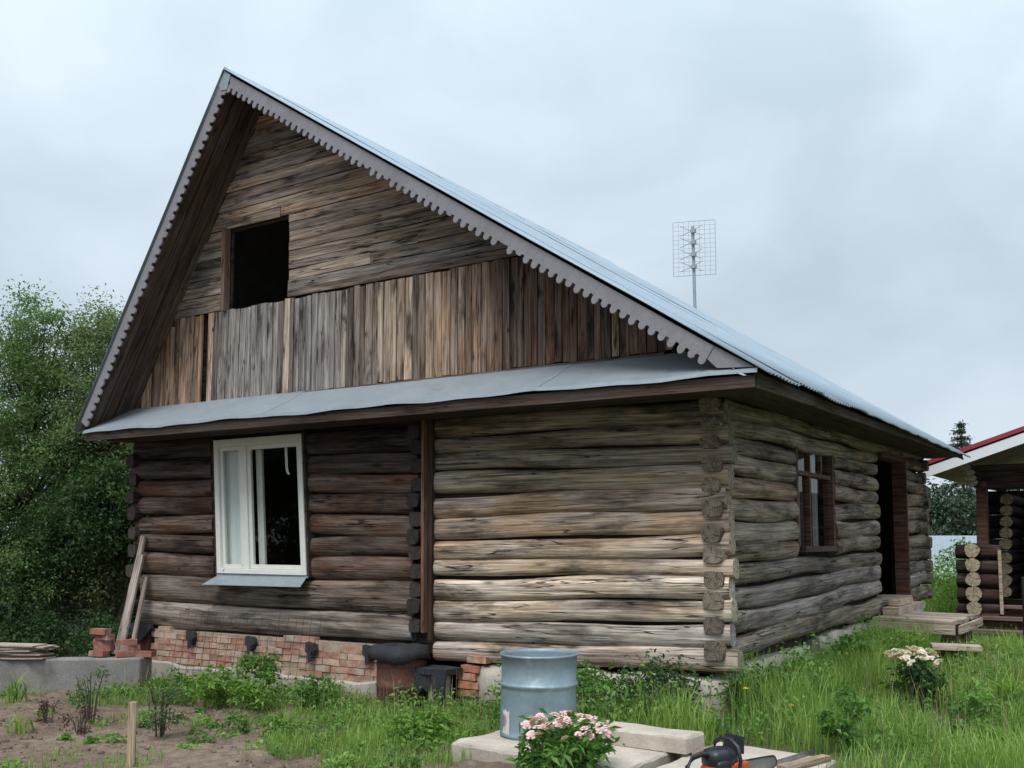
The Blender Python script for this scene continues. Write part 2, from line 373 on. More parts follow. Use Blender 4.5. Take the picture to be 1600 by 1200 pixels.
# ------------------------------------------------------------------ the log house
H0 = (-4, 4, 0)
house = thing('log_house', H0, 'old weathered log house with steep grey metal roof and scalloped gable trim', 'house')
# -- front wall: backing with openings, then the logs
q = mb(house)
for a, b in (((-7.95, .13, .40), (-6.55, .19, 2.86)), ((-4.99, .13, .40), (-.16, .19, 2.86)), ((-6.55, .13, .40), (-4.99, .19, 1.16)), ((-6.55, .13, 2.77), (-4.99, .19, 2.86))): q.box(a, b)
fwall = q.build('front_wall', M['darkwood'], house)
zl = [2.88, 2.66, 2.46, 2.28, 2.01, 1.77, 1.56, 1.36, 1.18, .96, .76, .55, .34]; zr = [2.79, 2.58, 2.42, 2.24, 2.04, 1.86, 1.62, 1.42, 1.25, 1.04, .83, .62, .41]
WARM = 1.16
def warm(c, k=1.0): l_ = sum(c) / 3; return tuple(max(.004, (l_ + (v - l_) * 1.15) * k) for v in c)
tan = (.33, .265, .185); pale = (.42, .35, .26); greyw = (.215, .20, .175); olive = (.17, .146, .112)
rc = [olive, olive, (.18, .155, .12), (.21, .178, .135), (.25, .20, .148), (.30, .24, .175), (.34, .28, .21), (.37, .305, .23), (.42, .365, .295), (.41, .352, .275), (.28, .262, .24), (.31, .262, .21)]  # top to bottom; upper logs grey-green, partly darkened in colour for eave shade
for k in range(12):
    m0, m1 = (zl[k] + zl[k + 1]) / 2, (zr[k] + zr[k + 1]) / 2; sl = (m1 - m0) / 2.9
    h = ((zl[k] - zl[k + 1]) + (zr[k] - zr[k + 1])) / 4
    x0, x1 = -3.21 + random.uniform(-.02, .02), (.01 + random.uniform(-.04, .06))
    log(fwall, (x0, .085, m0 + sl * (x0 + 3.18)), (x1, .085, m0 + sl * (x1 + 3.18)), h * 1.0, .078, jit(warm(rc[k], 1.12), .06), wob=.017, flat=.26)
zl2 = [2.86, 2.61, 2.37, 2.13, 1.90, 1.63, 1.42, 1.12, .79, .50]; zr2 = [2.80, 2.50, 2.27, 2.07, 1.83, 1.61, 1.37, 1.13, .80, .48]
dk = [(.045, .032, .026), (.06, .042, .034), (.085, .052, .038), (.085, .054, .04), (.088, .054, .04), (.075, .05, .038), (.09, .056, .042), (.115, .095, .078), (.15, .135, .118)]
for k in range(9):
    m0, m1 = (zl2[k] + zl2[k + 1]) / 2, (zr2[k] + zr2[k + 1]) / 2; sl = (m1 - m0) / 4.33
    h = ((zl2[k] - zl2[k + 1]) + (zr2[k] - zr2[k + 1])) / 4
    zc = lambda x: m0 + sl * (x + 7.9)
    xl = -7.98 - (zc(-8) - .5) * .11 + random.uniform(-.05, .03); xr_ = -3.47 + random.uniform(-.06, .05)
    lean = -(m0 - 1.17) * .08
    segs = [(xl, xr_)] if k >= 7 else [(xl, -6.555 + lean - .02), (-4.93 + lean, xr_)]
    for s0, s1 in segs:
        log(fwall, (s0, .10, zc(s0)), (s1, .10, zc(s1)), h * 1.0, .088, jit(warm(dk[k], 1.25), .12), wob=.015, flat=.24)
# cross-log ends of the old corner, charred, and at the far left corner
for k in range(12):
    z = 2.72 - k * .185
    log(fwall, (-3.43 + random.uniform(-.02, .02), -.015 + random.uniform(-.04, .03), z), (-3.43, .12, z), .078, .085, jit((.04, .03, .026), .3), flat=.5, name='log_end')
for k in range(9):
    z = 2.6 - k * .235
    log(fwall, (-8.03 - (z - .5) * .06, -.05 + random.uniform(-.03, .03), z), (-8.03 - (z - .5) * .06, .12, z), .085, .08, jit((.055, .038, .03), .3), flat=.45, name='log_end')
board(fwall, (-3.27, -.03, .62), (-3.29, -.03, 2.86), .035, .09, (1, 0, 0), (.15, .075, .04), 'plank', 'corner_board')
board(fwall, (-3.215, .0, .55), (-3.22, .0, 2.86), .05, .05, (1, 0, 0), (.045, .03, .022), 'plank', 'corner_board')
# -- side wall
q = mb(house)
sx0, sx1 = -.24, -.17
for a, b in (((sx0, .20, .42), (sx1, 2.2, 2.95)), ((sx0, 3.55, .42), (sx1, 5.78, 2.95)), ((sx0, 7.25, .42), (sx1, 8.88, 2.95)), ((sx0, 2.2, .42), (sx1, 3.55, 1.5)), ((sx0, 2.2, 2.68), (sx1, 3.55, 2.95)), ((sx0, 5.78, .42), (sx1, 7.25, .74)), ((sx0, 5.78, 2.78), (sx1, 7.25, 2.95))): q.box(a, b)
swall = q.build('side_wall', M['darkwood'], house)
sj = [2.86, 2.66, 2.49, 2.33, 2.14, 1.95, 1.74, 1.52, 1.33, 1.14, .93, .72, .50]
sc_ = [(.165, .142, .11), (.205, .172, .125), (.15, .125, .098), (.20, .165, .125), (.22, .172, .13), (.19, .158, .122), (.18, .15, .118), (.165, .135, .105), (.165, .145, .12), (.19, .176, .155), (.205, .192, .175), (.18, .155, .125)]
for k in range(12):
    zc0 = (sj[k] + sj[k + 1]) / 2; h = (sj[k] - sj[k + 1]) / 2 * 1.0
    zz = lambda y: zc0 + .018 * y
    y0 = .12; y1 = 8.98
    cuts = []
    if zc0 + .05 + h * .5 > 1.50 and zc0 + .05 < 2.62: cuts.append((2.14, 3.60))
    if zc0 + .12 + h * .6 > .78 and zc0 + .12 < 2.76: cuts.append((5.72, 7.30))
    ys = y0; segs = []
    for c0, c1 in cuts: segs.append((ys, c0 + random.uniform(-.05, .03))); ys = c1 + random.uniform(-.03, .05)
    segs.append((ys, y1))
    for s0, s1 in segs:
        if s1 - s0 > .1: log(swall, (-.115, s0, zz(s0)), (-.115, s1, zz(s1)), h, .085, jit(warm(sc_[k], 1.08), .1), wob=.022, flat=.22)
    log(swall, (-.14 + random.uniform(-.015, .015), -.004 + random.uniform(-.028, .012), zc0 + random.uniform(-.01, .02)), (-.13, .14, zc0), h * random.uniform(.62, .82), .095, jit((.19, .155, .115), .3), name='log_end', flat=.5, wob=.002)
# cross-log ends of the far corner
for k in range(11):
    z = 2.75 - k * .2
    log(swall, (-.2, 8.78, z), (.02 + random.uniform(-.03, .03), 8.78, z), .095, .10, jit((.20, .17, .13), .2), name='log_end', flat=.2)
# -- remaining walls, floor, ceiling: close the rooms
q = mb(house)
q.box((-8.05, .25, .40), (-7.85, 8.85, 3.0)); q.box((-7.85, 8.65, .40), (-.3, 8.85, 3.0))
q.build('rear_walls', M['darkwood'], house)
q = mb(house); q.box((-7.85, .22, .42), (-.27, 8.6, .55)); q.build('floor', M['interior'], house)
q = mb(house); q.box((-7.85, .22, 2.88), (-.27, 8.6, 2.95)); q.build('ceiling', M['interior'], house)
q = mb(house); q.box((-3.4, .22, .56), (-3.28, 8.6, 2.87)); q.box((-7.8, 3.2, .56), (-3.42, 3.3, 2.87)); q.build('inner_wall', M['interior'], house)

# -- roof
RX, RZ = -5.82, 7.07; SR = (2.90 - RZ) / (.58 - RX); SL = (RZ - 2.97) / (RX + 8.45)
def zr_(x): return RZ + SR * (x - RX)
def zl_(x): return RZ - SL * (RX - x)
YF, YB = -.62, 9.1
q = mb(house)
def slab(x0, z0, x1, z1, t, y0, y1): q.hexa([(x0, y0, z0 - t), (x1, y0, z1 - t), (x1, y1, z1 - t), (x0, y1, z0 - t), (x0, y0, z0), (x1, y0, z0 + 0 * t + (z1 - z0)), (x1, y1, z1), (x0, y1, z0)])
slab(RX, RZ - .05, .52, zr_(.52) - .05, .04, YF + .02, YB - .03); slab(-8.40, zl_(-8.40) - .05, RX, RZ - .05, .05, YF + .02, YB - .03)
roof = q.build('roof', M['interior'], house)
def sheet(y0, y1, right, seed):
    rs = random.Random(seed); n = 42; pts = []
    for i_ in range(n + 1):
        y = y0 + (y1 - y0) * i_ / n; hgt = .009 * math.sin(2 * math.pi * (y - y0) / .088) + .004 * math.sin((y - y0) * 8 + seed)
        pts.append((y, hgt))
    e0 = rs.uniform(-.01, .035); lift = [rs.uniform(-.004, .012) for _ in range(7)]; V = []; F = []; rows = 7
    for r_ in range(rows):
        t = r_ / (rows - 1)
        for y, hgt in pts:
            if right: x = RX + t * (.60 + e0 - RX); z = zr_(x); nn = Vector((-SR, 0, 1)).normalized()
            else: x = RX - t * (8.45 + e0 * .5 + RX); z = zl_(x); nn = Vector((-SL, 0, 1)).normalized()
            p = Vector((x, y, z)) + nn * (hgt + lift[r_] + (.006 if seed % 2 else 0)); V.append(p - W[roof])
    for r_ in range(rows - 1):
        for i_ in range(n): F.append((r_ * (n + 1) + i_, r_ * (n + 1) + i_ + 1, (r_ + 1) * (n + 1) + i_ + 1, (r_ + 1) * (n + 1) + i_))
    o = link('roof_sheet', mesh('roof_sheet', [tuple(v) for v in V], F, M['galv'], True), roof, W[roof])
    s_ = o.modifiers.new('thick', 'SOLIDIFY'); s_.thickness = .004; return o
y = YF - .07; k = 0
while y < YB - .05:
    y2 = min(y + .80, YB); sheet(y, y2 + .03, True, k); sheet(y, y2 + .03, False, k + 50); y = y2; k += 1
q = mb(roof); q.hexa([(RX - .13, YF - .05, zl_(RX - .13) + .01), (RX, YF - .05, RZ + .018), (RX, YB, RZ + .018), (RX - .13, YB, zl_(RX - .13) + .01), (RX - .13, YF - .05, zl_(RX - .13) + .025), (RX, YF - .05, RZ + .04), (RX, YB, RZ + .04), (RX - .13, YB, zl_(RX - .13) + .025)])
q.hexa([(RX + .002, YF - .05, RZ + .018), (RX + .19, YF - .05, zr_(RX + .19) + .012), (RX + .19, YB, zr_(RX + .19) + .012), (RX + .002, YB, RZ + .018), (RX + .002, YF - .05, RZ + .04), (RX + .19, YF - .05, zr_(RX + .19) + .024), (RX + .19, YB, zr_(RX + .19) + .024), (RX + .002, YB, RZ + .04)])
q.build('ridge_cap', M['galv'], roof)
def bargeboard(pa, pb, dep, pitch, tooth, skip=()):
    """scalloped fascia from pa (top) down to pb; the teeth hang square to the slope"""
    pa, pb = Vector(pa), Vector(pb); d = (pb - pa); Ln = d.length; d.normalize(); nn = Vector((d.z, 0, -d.x))
    if nn.z > 0: nn = -nn
    top = []; bot = []; n = int(Ln / pitch); pitch = Ln / n
    prof = [(0, 0), (.04, .55), (.10, .80), (.18, .80), (.25, .55), (.29, .1), (.31, .45), (.40, .72), (.52, .92), (.645, 1.0), (.77, .92), (.89, .72), (.98, .45)]
    prof = [(0, .0), (.05, -.12), (.14, -.18), (.24, -.18), (.33, -.12), (.38, .0), (.37, .40), (.44, .70), (.56, .92), (.69, 1.), (.82, .92), (.94, .70), (1.0, .40)]
    s_pts = []
    for i_ in range(n):
        tk = random.uniform(.8, 1.12) if random.random() > .06 else .35
        for t, f_ in prof:
            s_pts.append(((i_ + t) * pitch, dep + tooth * tk * (f_ if i_ not in skip else min(f_, -.1))))
    s_pts.append((Ln, dep))
    V = []; F = []; th = .022
    for s_, b_ in s_pts:
        s_ = max(0, min(Ln, s_))
        for yy in (0, th):
            for k_ in (0, 1):
                p = pa + d * s_ + nn * (b_ if k_ else 0); p.y += yy; V.append(tuple(p - W[roof]))
    for i_ in range(len(s_pts) - 1):
        a_ = i_ * 4; b_ = a_ + 4
        F += [(a_, b_, b_ + 1, a_ + 1), (a_ + 2, a_ + 3, b_ + 3, b_ + 2), (a_, a_ + 2, b_ + 2, b_), (a_ + 1, b_ + 1, b_ + 3, a_ + 3)]
    return link('scalloped_bargeboard', mesh('scalloped_bargeboard', V, F, M['fascia']), roof, W[roof])
bargeboard((RX + .004, -.66, RZ - .03), (.17, -.66, zr_(.17) - .03), .13, .106, .058, (44,))
bargeboard((RX - .004, -.66, RZ - .035), (-8.36, -.66, zl_(-8.36) - .035), .11, .112, .05)
q = mb(roof); q.prism([(.06, -.652, zr_(.06) - .031), (.06, -.652, zr_(.06) - .155), (.19, -.652, 2.955), (.50, -.652, 2.936), (.54, -.652, zr_(.54) - .014)], (0, .022, 0)); q.build('bargeboard_end', M['fascia'], roof)
q = mb(roof); q.prism([(RX, -.667, RZ - .012), (RX - .095, -.667, RZ - .155), (RX - .05, -.667, RZ - .24), (RX + .05, -.667, RZ - .25), (RX + .11, -.667, RZ - .085)], (0, .006, 0)); q.build('apex_plate', M['skirt'], roof)
# soffit boards under the gable overhang, running down the slope
for i_ in range(4):
    yc = YF + .10 + i_ * .16
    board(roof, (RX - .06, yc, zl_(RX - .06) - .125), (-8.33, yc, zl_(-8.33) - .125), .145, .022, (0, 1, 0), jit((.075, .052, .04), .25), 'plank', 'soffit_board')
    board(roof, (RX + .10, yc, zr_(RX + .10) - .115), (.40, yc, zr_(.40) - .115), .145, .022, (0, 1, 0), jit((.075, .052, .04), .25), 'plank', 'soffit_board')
# side eave: boxed underside, fascia board
for i_ in range(3):
    xc = .06 + i_ * .16
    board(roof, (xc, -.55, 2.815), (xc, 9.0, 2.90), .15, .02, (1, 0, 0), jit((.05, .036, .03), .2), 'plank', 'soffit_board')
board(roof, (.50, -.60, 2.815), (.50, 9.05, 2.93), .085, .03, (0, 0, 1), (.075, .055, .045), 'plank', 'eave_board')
# -- gable: backing, vertical boards below, horizontal boards above, attic opening
q = mb(house)
AX0, AX1, AZ0, AZ1 = -6.42, -5.37, 4.41, 5.41
def tri(x): return (zl_(x) if x < RX else zr_(x)) - .16
def gp_poly(xs, z0s):
    q.prism([(x, .05, z) for x, z in zip(xs, z0s)], (0, .03, 0))
gp_poly([-8.1, -6.88, -6.88], [3.2, 3.2, tri(-6.88)]); gp_poly([-6.75, AX0, AX0, -6.75], [3.2, 3.2, tri(AX0), tri(-6.75)]); q.box((-6.88, .05, 4.40), (-6.75, .08, tri(-6.88))); q.box((-6.88, .05, 3.2), (-6.75, .08, 3.28)); gp_poly([AX1, 0.0, AX1], [3.2, 3.2, tri(AX1)])
q.box((AX0, .05, 3.2), (AX1, .08, AZ0)); gp_poly([AX0, AX1, AX1, RX, AX0], [AZ1, AZ1, tri(AX1), RZ - .16, tri(AX0)])
gable = q.build('gable', M['darkwood'], house)
x = -8.24
while x < -.52:
    wd = random.uniform(.07, .115)
    if x < -6.88 < x + wd: wd = -6.875 - x
    if -6.89 < x < -6.80: x = -6.765
    xc = x + wd / 2
    if wd > .03:
        t_ = tri(xc) - .015; zt = 4.40 + random.uniform(-.012, .012); sk_ = 0.
        if t_ < zt - .06: zt = t_; sk_ = (SL if xc < RX else SR) * wd
        elif min(tri(x), tri(x + wd)) < zt: zt = min(tri(x), tri(x + wd))
        zb = 3.275 + random.uniform(-.01, .01)
        if zt > zb + .03:
            tt = (xc + 8.2) / 7.7
            if tt < .2: c = lerp((.12, .075, .05), (.30, .215, .15), tt / .2)
            elif tt < .45: c = (.185, .18, .175)
            elif tt < .62: c = lerp((.185, .18, .175), (.30, .23, .165), (tt - .45) / .17)
            elif tt < .75: c = lerp((.30, .23, .165), (.15, .10, .07), (tt - .62) / .13)
            else: c = (.10, .062, .045)
            if random.random() < .2: c = lerp(c, (.07, .058, .05), .7)
            elif random.random() < .12: c = lerp(c, (.40, .32, .23), .6)
            board(gable, (xc, .0 + random.uniform(-.009, .004), zb), (xc + random.uniform(-.008, .008), .0, zt), wd * .91, .026, (1, 0, 0), jit(warm(c, 1.12), .24), 'board', 'vertical_board', cut1=sk_)
    x += wd
z = 4.415; row = 0
while z < RZ - .4:
    hgt = random.uniform(.085, .135); zc = z + hgt / 2
    xa = max(RX - (RZ - .18 - z) / SL, -7.55) + .02; xb = RX + (RZ - .18 - z) / -SR - .03
    if z > 6.0: pass
    segs = [(xa, xb)]
    if z + hgt * .4 < AZ1 and True: segs = [(xa, AX0 - .05), (AX1 + .005, xb)]
    for s0, s1 in segs:
        if s1 - s0 < .15: continue
        cutp = [s0, s1]
        if s1 - s0 > 2.2 and random.random() < .55: cutp = [s0, random.uniform(s0 + .8, s1 - .8), s1]
        for e0, e1 in zip(cutp[:-1], cutp[1:]):
            c = random.choice([(.20, .165, .13), (.17, .145, .125), (.23, .18, .135), (.13, .11, .095), (.16, .15, .14)])
            c1_ = -(hgt) / -SR * .0
            o_ = board(gable, (e0, .0 + random.uniform(-.016, .008), zc + random.uniform(-.008, .008)), (e1 - .006, .0, zc + random.uniform(-.008, .008)), hgt * .93, .026, (0, 0, 1), jit(warm(c, 1.15), .28), 'board', 'horizontal_board',
                  cut0=(hgt / SL if e0 == xa else 0), cut1=(hgt / SR if e1 == xb else 0))
    z += hgt; row += 1
board(gable, (AX0 - .03, -.02, AZ0 - .02), (AX0 - .045, -.02, AZ1 + .03), .06, .09, (1, 0, 0), (.14, .09, .065), 'plank', 'opening_jamb')
board(gable, (-8.15, -.03, 3.25), (-.55, -.03, 3.235), .05, .03, (0, 0, 1), (.10, .09, .082), 'plank', 'sill_strip')
q = mb(house); q.box((-7.0, 1.9, 2.97), (-2.8, 1.96, 4.6)); q.build('attic_partition', M['interior'], house)
# -- sheet-metal skirt roof under the gable
sx = [-8.30, -6.72, -5.05, -3.3, -1.5, .53]
q = mb(house); q.hexa([(-8.15, -.60, 2.875), (.46, -.60, 2.845), (.0, .02, 2.875), (-8.15, .02, 2.90), (-8.15, -.60, 2.92), (.40, -.60, 2.88), (-.15, .02, 3.12), (-8.15, .02, 3.16)])
skirt = q.build('skirt_roof', M['darkwood'], house)
for i_ in range(5):
    x0, x1 = sx[i_] - (.03 if i_ else 0), sx[i_ + 1]; o_ = .004 * (i_ % 2); V = []; n = 10
    for t in range(n + 1):
        xx = x0 + (x1 - x0) * t / n; wv = .008 * math.sin(xx * 3.1) + .006 * math.sin(xx * 7.7 + 1)
        zt = 3.30 - .06 * (xx + 8.2) / 8.7; ze = 2.955 - .035 * (xx + 8.2) / 8.7
        za_ = max(ze + .012, min(zt, zr_(xx) - .13)); yk = -.012 - .65 * (zt - za_) / (zt - ze); zt = za_; ym = (yk - .665) / 2
        for (yy, z_) in ((yk, zt + o_), (ym, (zt + ze) / 2 - .012 + o_ + wv * .5), (-.665, ze + o_ + wv), (-.672, ze - .035 + o_ + wv)):
            V.append((xx - W[skirt].x, yy - W[skirt].y, z_ - W[skirt].z))
    F = [(t * 4 + r_, t * 4 + 1 + r_, t * 4 + 5 + r_, t * 4 + 4 + r_) for t in range(n) for r_ in range(3)]
    o = link('skirt_sheet', mesh('skirt_sheet', V, F, M['skirt'], False), skirt, W[skirt]); s_ = o.modifiers.new('thick', 'SOLIDIFY'); s_.thickness = .003
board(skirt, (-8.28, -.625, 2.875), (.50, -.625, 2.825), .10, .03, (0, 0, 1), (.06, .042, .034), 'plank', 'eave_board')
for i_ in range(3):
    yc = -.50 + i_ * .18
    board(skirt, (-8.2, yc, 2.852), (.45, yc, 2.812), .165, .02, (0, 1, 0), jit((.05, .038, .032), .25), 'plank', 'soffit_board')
# -- front window (leans a little with the old wall)
def shear(o, z0, k):
    for v in o.data.vertices: v.co.x -= (v.co.z + W[o].z - z0) * k
q = mb(house); LK = .08
wx0, wx1, wz0, wz1 = -6.46, -4.97, 1.17, 2.79
for a, b in (((wx0, -.03, wz0), (wx0 + .075, .10, wz1)), ((wx1 - .06, -.03, wz0), (wx1, .10, wz1)), ((wx0 + .075, -.03, wz1 - .09), (wx1 - .06, .10, wz1)), ((wx0 + .075, -.035, wz0), (wx1 - .06, .10, wz0 + .06)), ((-6.015, -.02, wz0 + .06), (-5.905, .09, wz1 - .09))): q.box(a, b)
win = q.build('front_window', M['white'], house, bevel=.006); shear(win, 1.17, LK)
q = mb(win)
for a, b in (((wx0 - .045, -.015, wz0 - .02), (wx0 - .002, .12, wz1 + .03)), ((wx1 + .002, -.015, wz0 - .02), (wx1 + .035, .12, wz1 + .03))):
    q = mb(win); q.box(a, b); shear(q.build('casing', M['darkwood'], win), 1.17, LK)
def sash(x0, x1, z0, z1, yy, wd, nm='sash'):
    q = mb(win)
    for a, b in (((x0, yy, z0), (x0 + wd, yy + .04, z1)), ((x1 - wd, yy, z0), (x1, yy + .04, z1)), ((x0 + wd, yy, z1 - wd), (x1 - wd, yy + .04, z1)), ((x0 + wd, yy, z0), (x1 - wd, yy + .04, z0 + wd))): q.box(a, b)
    o = q.build(nm, M['white'], win, bevel=.004); shear(o, 1.17, LK); return o
def pane(par, x0, x1, z0, z1, yy):
    q = mb(par); q.box((x0, yy, z0), (x1, yy + .003, z1)); o = q.build('pane', M['glass'], par); shear(o, 1.17, LK)
s1 = sash(wx0 + .077, -6.017, wz0 + .062, wz1 - .092, .005, .045); s2 = sash(-5.903, wx1 - .062, wz0 + .062, wz1 - .092, .003, .05)
W_ = win
q = mb(win); q.box((wx0 + .122, .02, wz0 + .107), (-6.062, .023, wz1 - .137)); o = q.build('pane', M['glass'], win); shear(o, 1.17, LK)
q = mb(win); q.box((-5.853, .02, wz0 + .112), (wx1 - .112, .023, wz1 - .142)); o = q.build('pane', M['glass'], win); shear(o, 1.17, LK)
q = mb(win)     # inner frame seen through the right pane
q.box((-5.86, .10, 1.2), (-5.76, .13, 2.74)); shear(q.build('inner_frame', M['white'], win), 1.17, LK)
V = []; F = []; n = 40
for i_ in range(n + 1):
    xx = -6.55 + .62 * i_ / n; yy = .085 + .012 * math.sin(i_ * 1.1) + .006 * math.sin(i_ * 2.3)
    V += [(xx + 4, yy - 4, 1.2), (xx - .10 + 4, yy - 4, 2.76)]
F = [(2 * i_, 2 * i_ + 2, 2 * i_ + 3, 2 * i_ + 1) for i_ in range(n)]
link('curtain', mesh('curtain', V, F, M['curtain'], True), win, W[win])
V = []; st = [(2.66, 0), (2.58, .004), (2.50, .012), (2.42, .018), (2.36, .035), (2.33, .06)]
for z_, dx in st: V += [(-5.445 + dx + 4, .06 - 4, z_), (-5.405 + dx + 4, .062 - 4, z_)]
link('hanging_strip', mesh('hanging_strip', V, [(2 * i_, 2 * i_ + 1, 2 * i_ + 3, 2 * i_ + 2) for i_ in range(5)], M['curtain']), win, W[win])
q = mb(win); q.hexa([(-6.47, -.02, 1.13), (-4.95, -.02, 1.14), (-4.95, -.015, 1.14), (-6.47, -.015, 1.13), (-6.47, -.02, 1.165), (-4.95, -.02, 1.165), (-4.95, .0, 1.165), (-6.47, .0, 1.165)])
q.hexa([(-6.53, -.19, 1.035), (-4.90, -.19, 1.045), (-4.97, -.02, 1.145), (-6.45, -.02, 1.14), (-6.53, -.192, 1.04), (-4.90, -.192, 1.05), (-4.97, -.02, 1.15), (-6.45, -.02, 1.145)])
q.build('sill', M['skirt'], win)
# -- side window, set back between the cut log ends
q = mb(house); X0, X1 = -.16, -.06; ya, yb, za, zb = 2.19, 3.56, 1.50, 2.66
for a, b in (((X0, ya, za), (X1, ya + .07, zb)), ((X0, yb - .07, za), (X1 + .02, yb, zb)), ((X0, ya + .07, zb - .08), (X1 + .01, yb - .07, zb)), ((X0, ya - .03, za - .06), (X1 + .09, yb + .03, za)), ((X0 + .02, ya + .07, 2.26), (X1, yb - .07, 2.31)), ((X0 + .02, 2.64, za), (X1, 2.69, 2.26)), ((X0 + .02, 3.12, 2.31), (X1 - .01, 3.16, zb - .08)), ((X0 + .02, 2.70, 2.31), (X1 - .01, 2.73, zb - .08))): q.box(a, b)
swin = q.build('side_window', M['redbrown'], house, bevel=.005)
for a, b in (((2.26, 1.50), (2.64, 2.26)), ((2.69, 1.50), (3.49, 2.26)), ((2.26, 2.31), (2.70, 2.58)), ((2.73, 2.31), (3.12, 2.58)), ((3.16, 2.31), (3.49, 2.58))):
    q = mb(swin); q.box((-.105, a[0], a[1]), (-.102, b[0], b[1])); q.build('pane', M['glass'], swin)
V = []; n = 24
for i_ in range(n + 1): V += [(-.3 + .015 * math.sin(i_ * 1.3) + 4, 3.0 + .5 * i_ / n - 4, 1.5), (-.3 + .015 * math.sin(i_ * 1.3) + 4, 3.0 + .5 * i_ / n - 4, 2.55)]
link('curtain', mesh('curtain', V, [(2 * i_, 2 * i_ + 2, 2 * i_ + 3, 2 * i_ + 1) for i_ in range(n)], M['interior'], True), swin, W[swin])
q = mb(swin); q.box((-.28, 3.46, 1.5), (-.24, 3.60, 2.6)); q.box((-.10, 2.30, 1.51), (-.085, 2.34, 2.25)); q.build('inner_frame', M['white'], swin)
# -- doorway with a deep plank frame
q = mb(house)
q.box((-.17, 7.12, .78), (.03, 7.18, 2.76)); q.box((-.17, 7.185, .78), (-.02, 7.26, 2.76)); q.box((-.17, 5.80, 2.70), (.0, 7.12, 2.76)); q.box((-.2, 5.76, .78), (-.12, 5.80, 2.70))
door = q.build('doorway', M['redbrown'], house, bevel=.006)
q = mb(door); q.box((-.34, 5.80, .70), (.06, 7.12, .78)); q.build('threshold', M['plank'], door, col=(.30, .26, .21))
q = mb(house); q.box((-1.6, 5.2, .56), (-1.55, 7.6, 2.87)); q.box((-1.55, 5.0, .56), (-.3, 5.05, 2.87)); q.build('porch_partition', M['interior'], house)
# -- foundation
q = mb(house); q.box((-7.62, -.002, -.3), (-3.72, .25, .45)); fnd = q.build('brick_foundation', M['mortar'], house)
bm_ = []
for s_ in range(5):
    rs = np.random.default_rng(900 + s_); bx = np.array([(x, y, z) for z in (-.5, .5) for y in (-.5, .5) for x in (-.5, .5)], float)
    bx = bx * np.array((.235, .10, .064)) + rs.normal(0, .003, (8, 3))
    bm_.append(mesh('brick', bx, [(0, 2, 3, 1), (4, 5, 7, 6), (0, 1, 5, 4), (1, 3, 7, 5), (3, 2, 6, 7), (2, 0, 4, 6)], M['brick']))
def brick(parent, p, rz=0., col=None, tilt=0.):
    return link('brick', random.choice(bm_), parent, p, (random.uniform(-.02, .02) + tilt, random.uniform(-.02, .02), rz), jit(col or (.33, .155, .10), .15, .05))
for r_ in range(6):
    z = .085 + r_ * .074; x = -7.55 + (.12 if r_ % 2 else 0)
    while x < -3.85:
        top = .44 + .03 * math.sin(x * 2.2)
        if z < top and random.random() > (.28 if r_ == 5 else .02):
            c = (.35, .175, .125) if random.random() > .4 else (.42, .28, .21)
            brick(fnd, (x, .035 + random.uniform(-.010, .008), z), random.uniform(-.02, .02), c)
        x += .247
# concrete footing below the bricks
V = []; F = []; xs = np.linspace(-7.72, -3.70, 40)
for x in xs:
    t = .055 + .025 * math.sin(x * 3) + .012 * math.sin(x * 11); f_ = -.055 + .012 * math.sin(x * 5 + 1)
    V += [(x + 4, f_ - .02 - 4, -.4), (x + 4, f_ - 4, t - .02), (x + 4, f_ + .02 - 4, t), (x + 4, .08 - 4, t)]
F = [(i_ * 4 + r_, i_ * 4 + 4 + r_, i_ * 4 + 5 + r_, i_ * 4 + 1 + r_) for i_ in range(39) for r_ in range(3)]
F += [(0, 1, 2, 3), (156, 159, 158, 157)]
link('footing', mesh('footing', V, F, M['concrete']), house, W[house])
for px in (-6.88, -5.83, -4.86, -4.02):   # dark joist ends with felt over the bricks
    q = mb(house); z = .36 + random.uniform(-.03, .03)
    q.tube([(px, -.06, z), (px + .01, -.03, z + .005), (px, .10, z + .01)], [.075, .085, .085], 9)
    e_ = random.uniform(.6, 1.1); q.prism([(px - .075, -.055, z + .09), (px - .02, -.07, z + .105), (px + .07, -.06, z + .085), (px + .10 * e_, -.07, z + .02), (px + .035, -.085, z - .01), (px + .05, -.09, z - .10 * e_), (px + .0, -.09, z - .12 * e_), (px - .015, -.085, z - .03), (px - .06, -.08, z + .0)], (0, .012, 0))
    q.build('joist_end', M['felt'], house)
# rough stone and concrete blocks under the newer part
def rough_block(parent, a, b, mat, name='foundation_block', seed=0, sub=5, amp=.018):
    rs = np.random.default_rng(seed); a = np.array(a, float); b = np.array(b, float); V = []; F = []; idx = {}
    def vid(i_, j_, k_):
        if (i_, j_, k_) not in idx:
            idx[(i_, j_, k_)] = len(V); p = a + (b - a) * np.array((i_, j_, k_)) / sub
            cc = sum(1 for v in (i_, j_, k_) if v in (0, sub)); p = p + (.5 * (a + b) - p) * (.03 * (cc - 1)) + rs.normal(0, amp, 3) * (.8 if cc > 1 else 1.)
            V.append(p)
        return idx[(i_, j_, k_)]
    for f_ in range(3):
        for s_ in (0, sub):
            for u_ in range(sub):
                for v_ in range(sub):
                    def mk(uu, vv): t = [0, 0, 0]; t[f_] = s_; t[(f_ + 1) % 3] = uu; t[(f_ + 2) % 3] = vv; return vid(*t)
                    fc = (mk(u_, v_), mk(u_ + 1, v_), mk(u_ + 1, v_ + 1), mk(u_, v_ + 1)); F.append(fc if s_ else fc[::-1])
    V = np.array(V) - np.array(W[parent] if parent else (a + b) / 2)
    return link(name, mesh(name, V, F, M[mat], True), parent, W[parent] if parent else Vector((a + b) / 2))
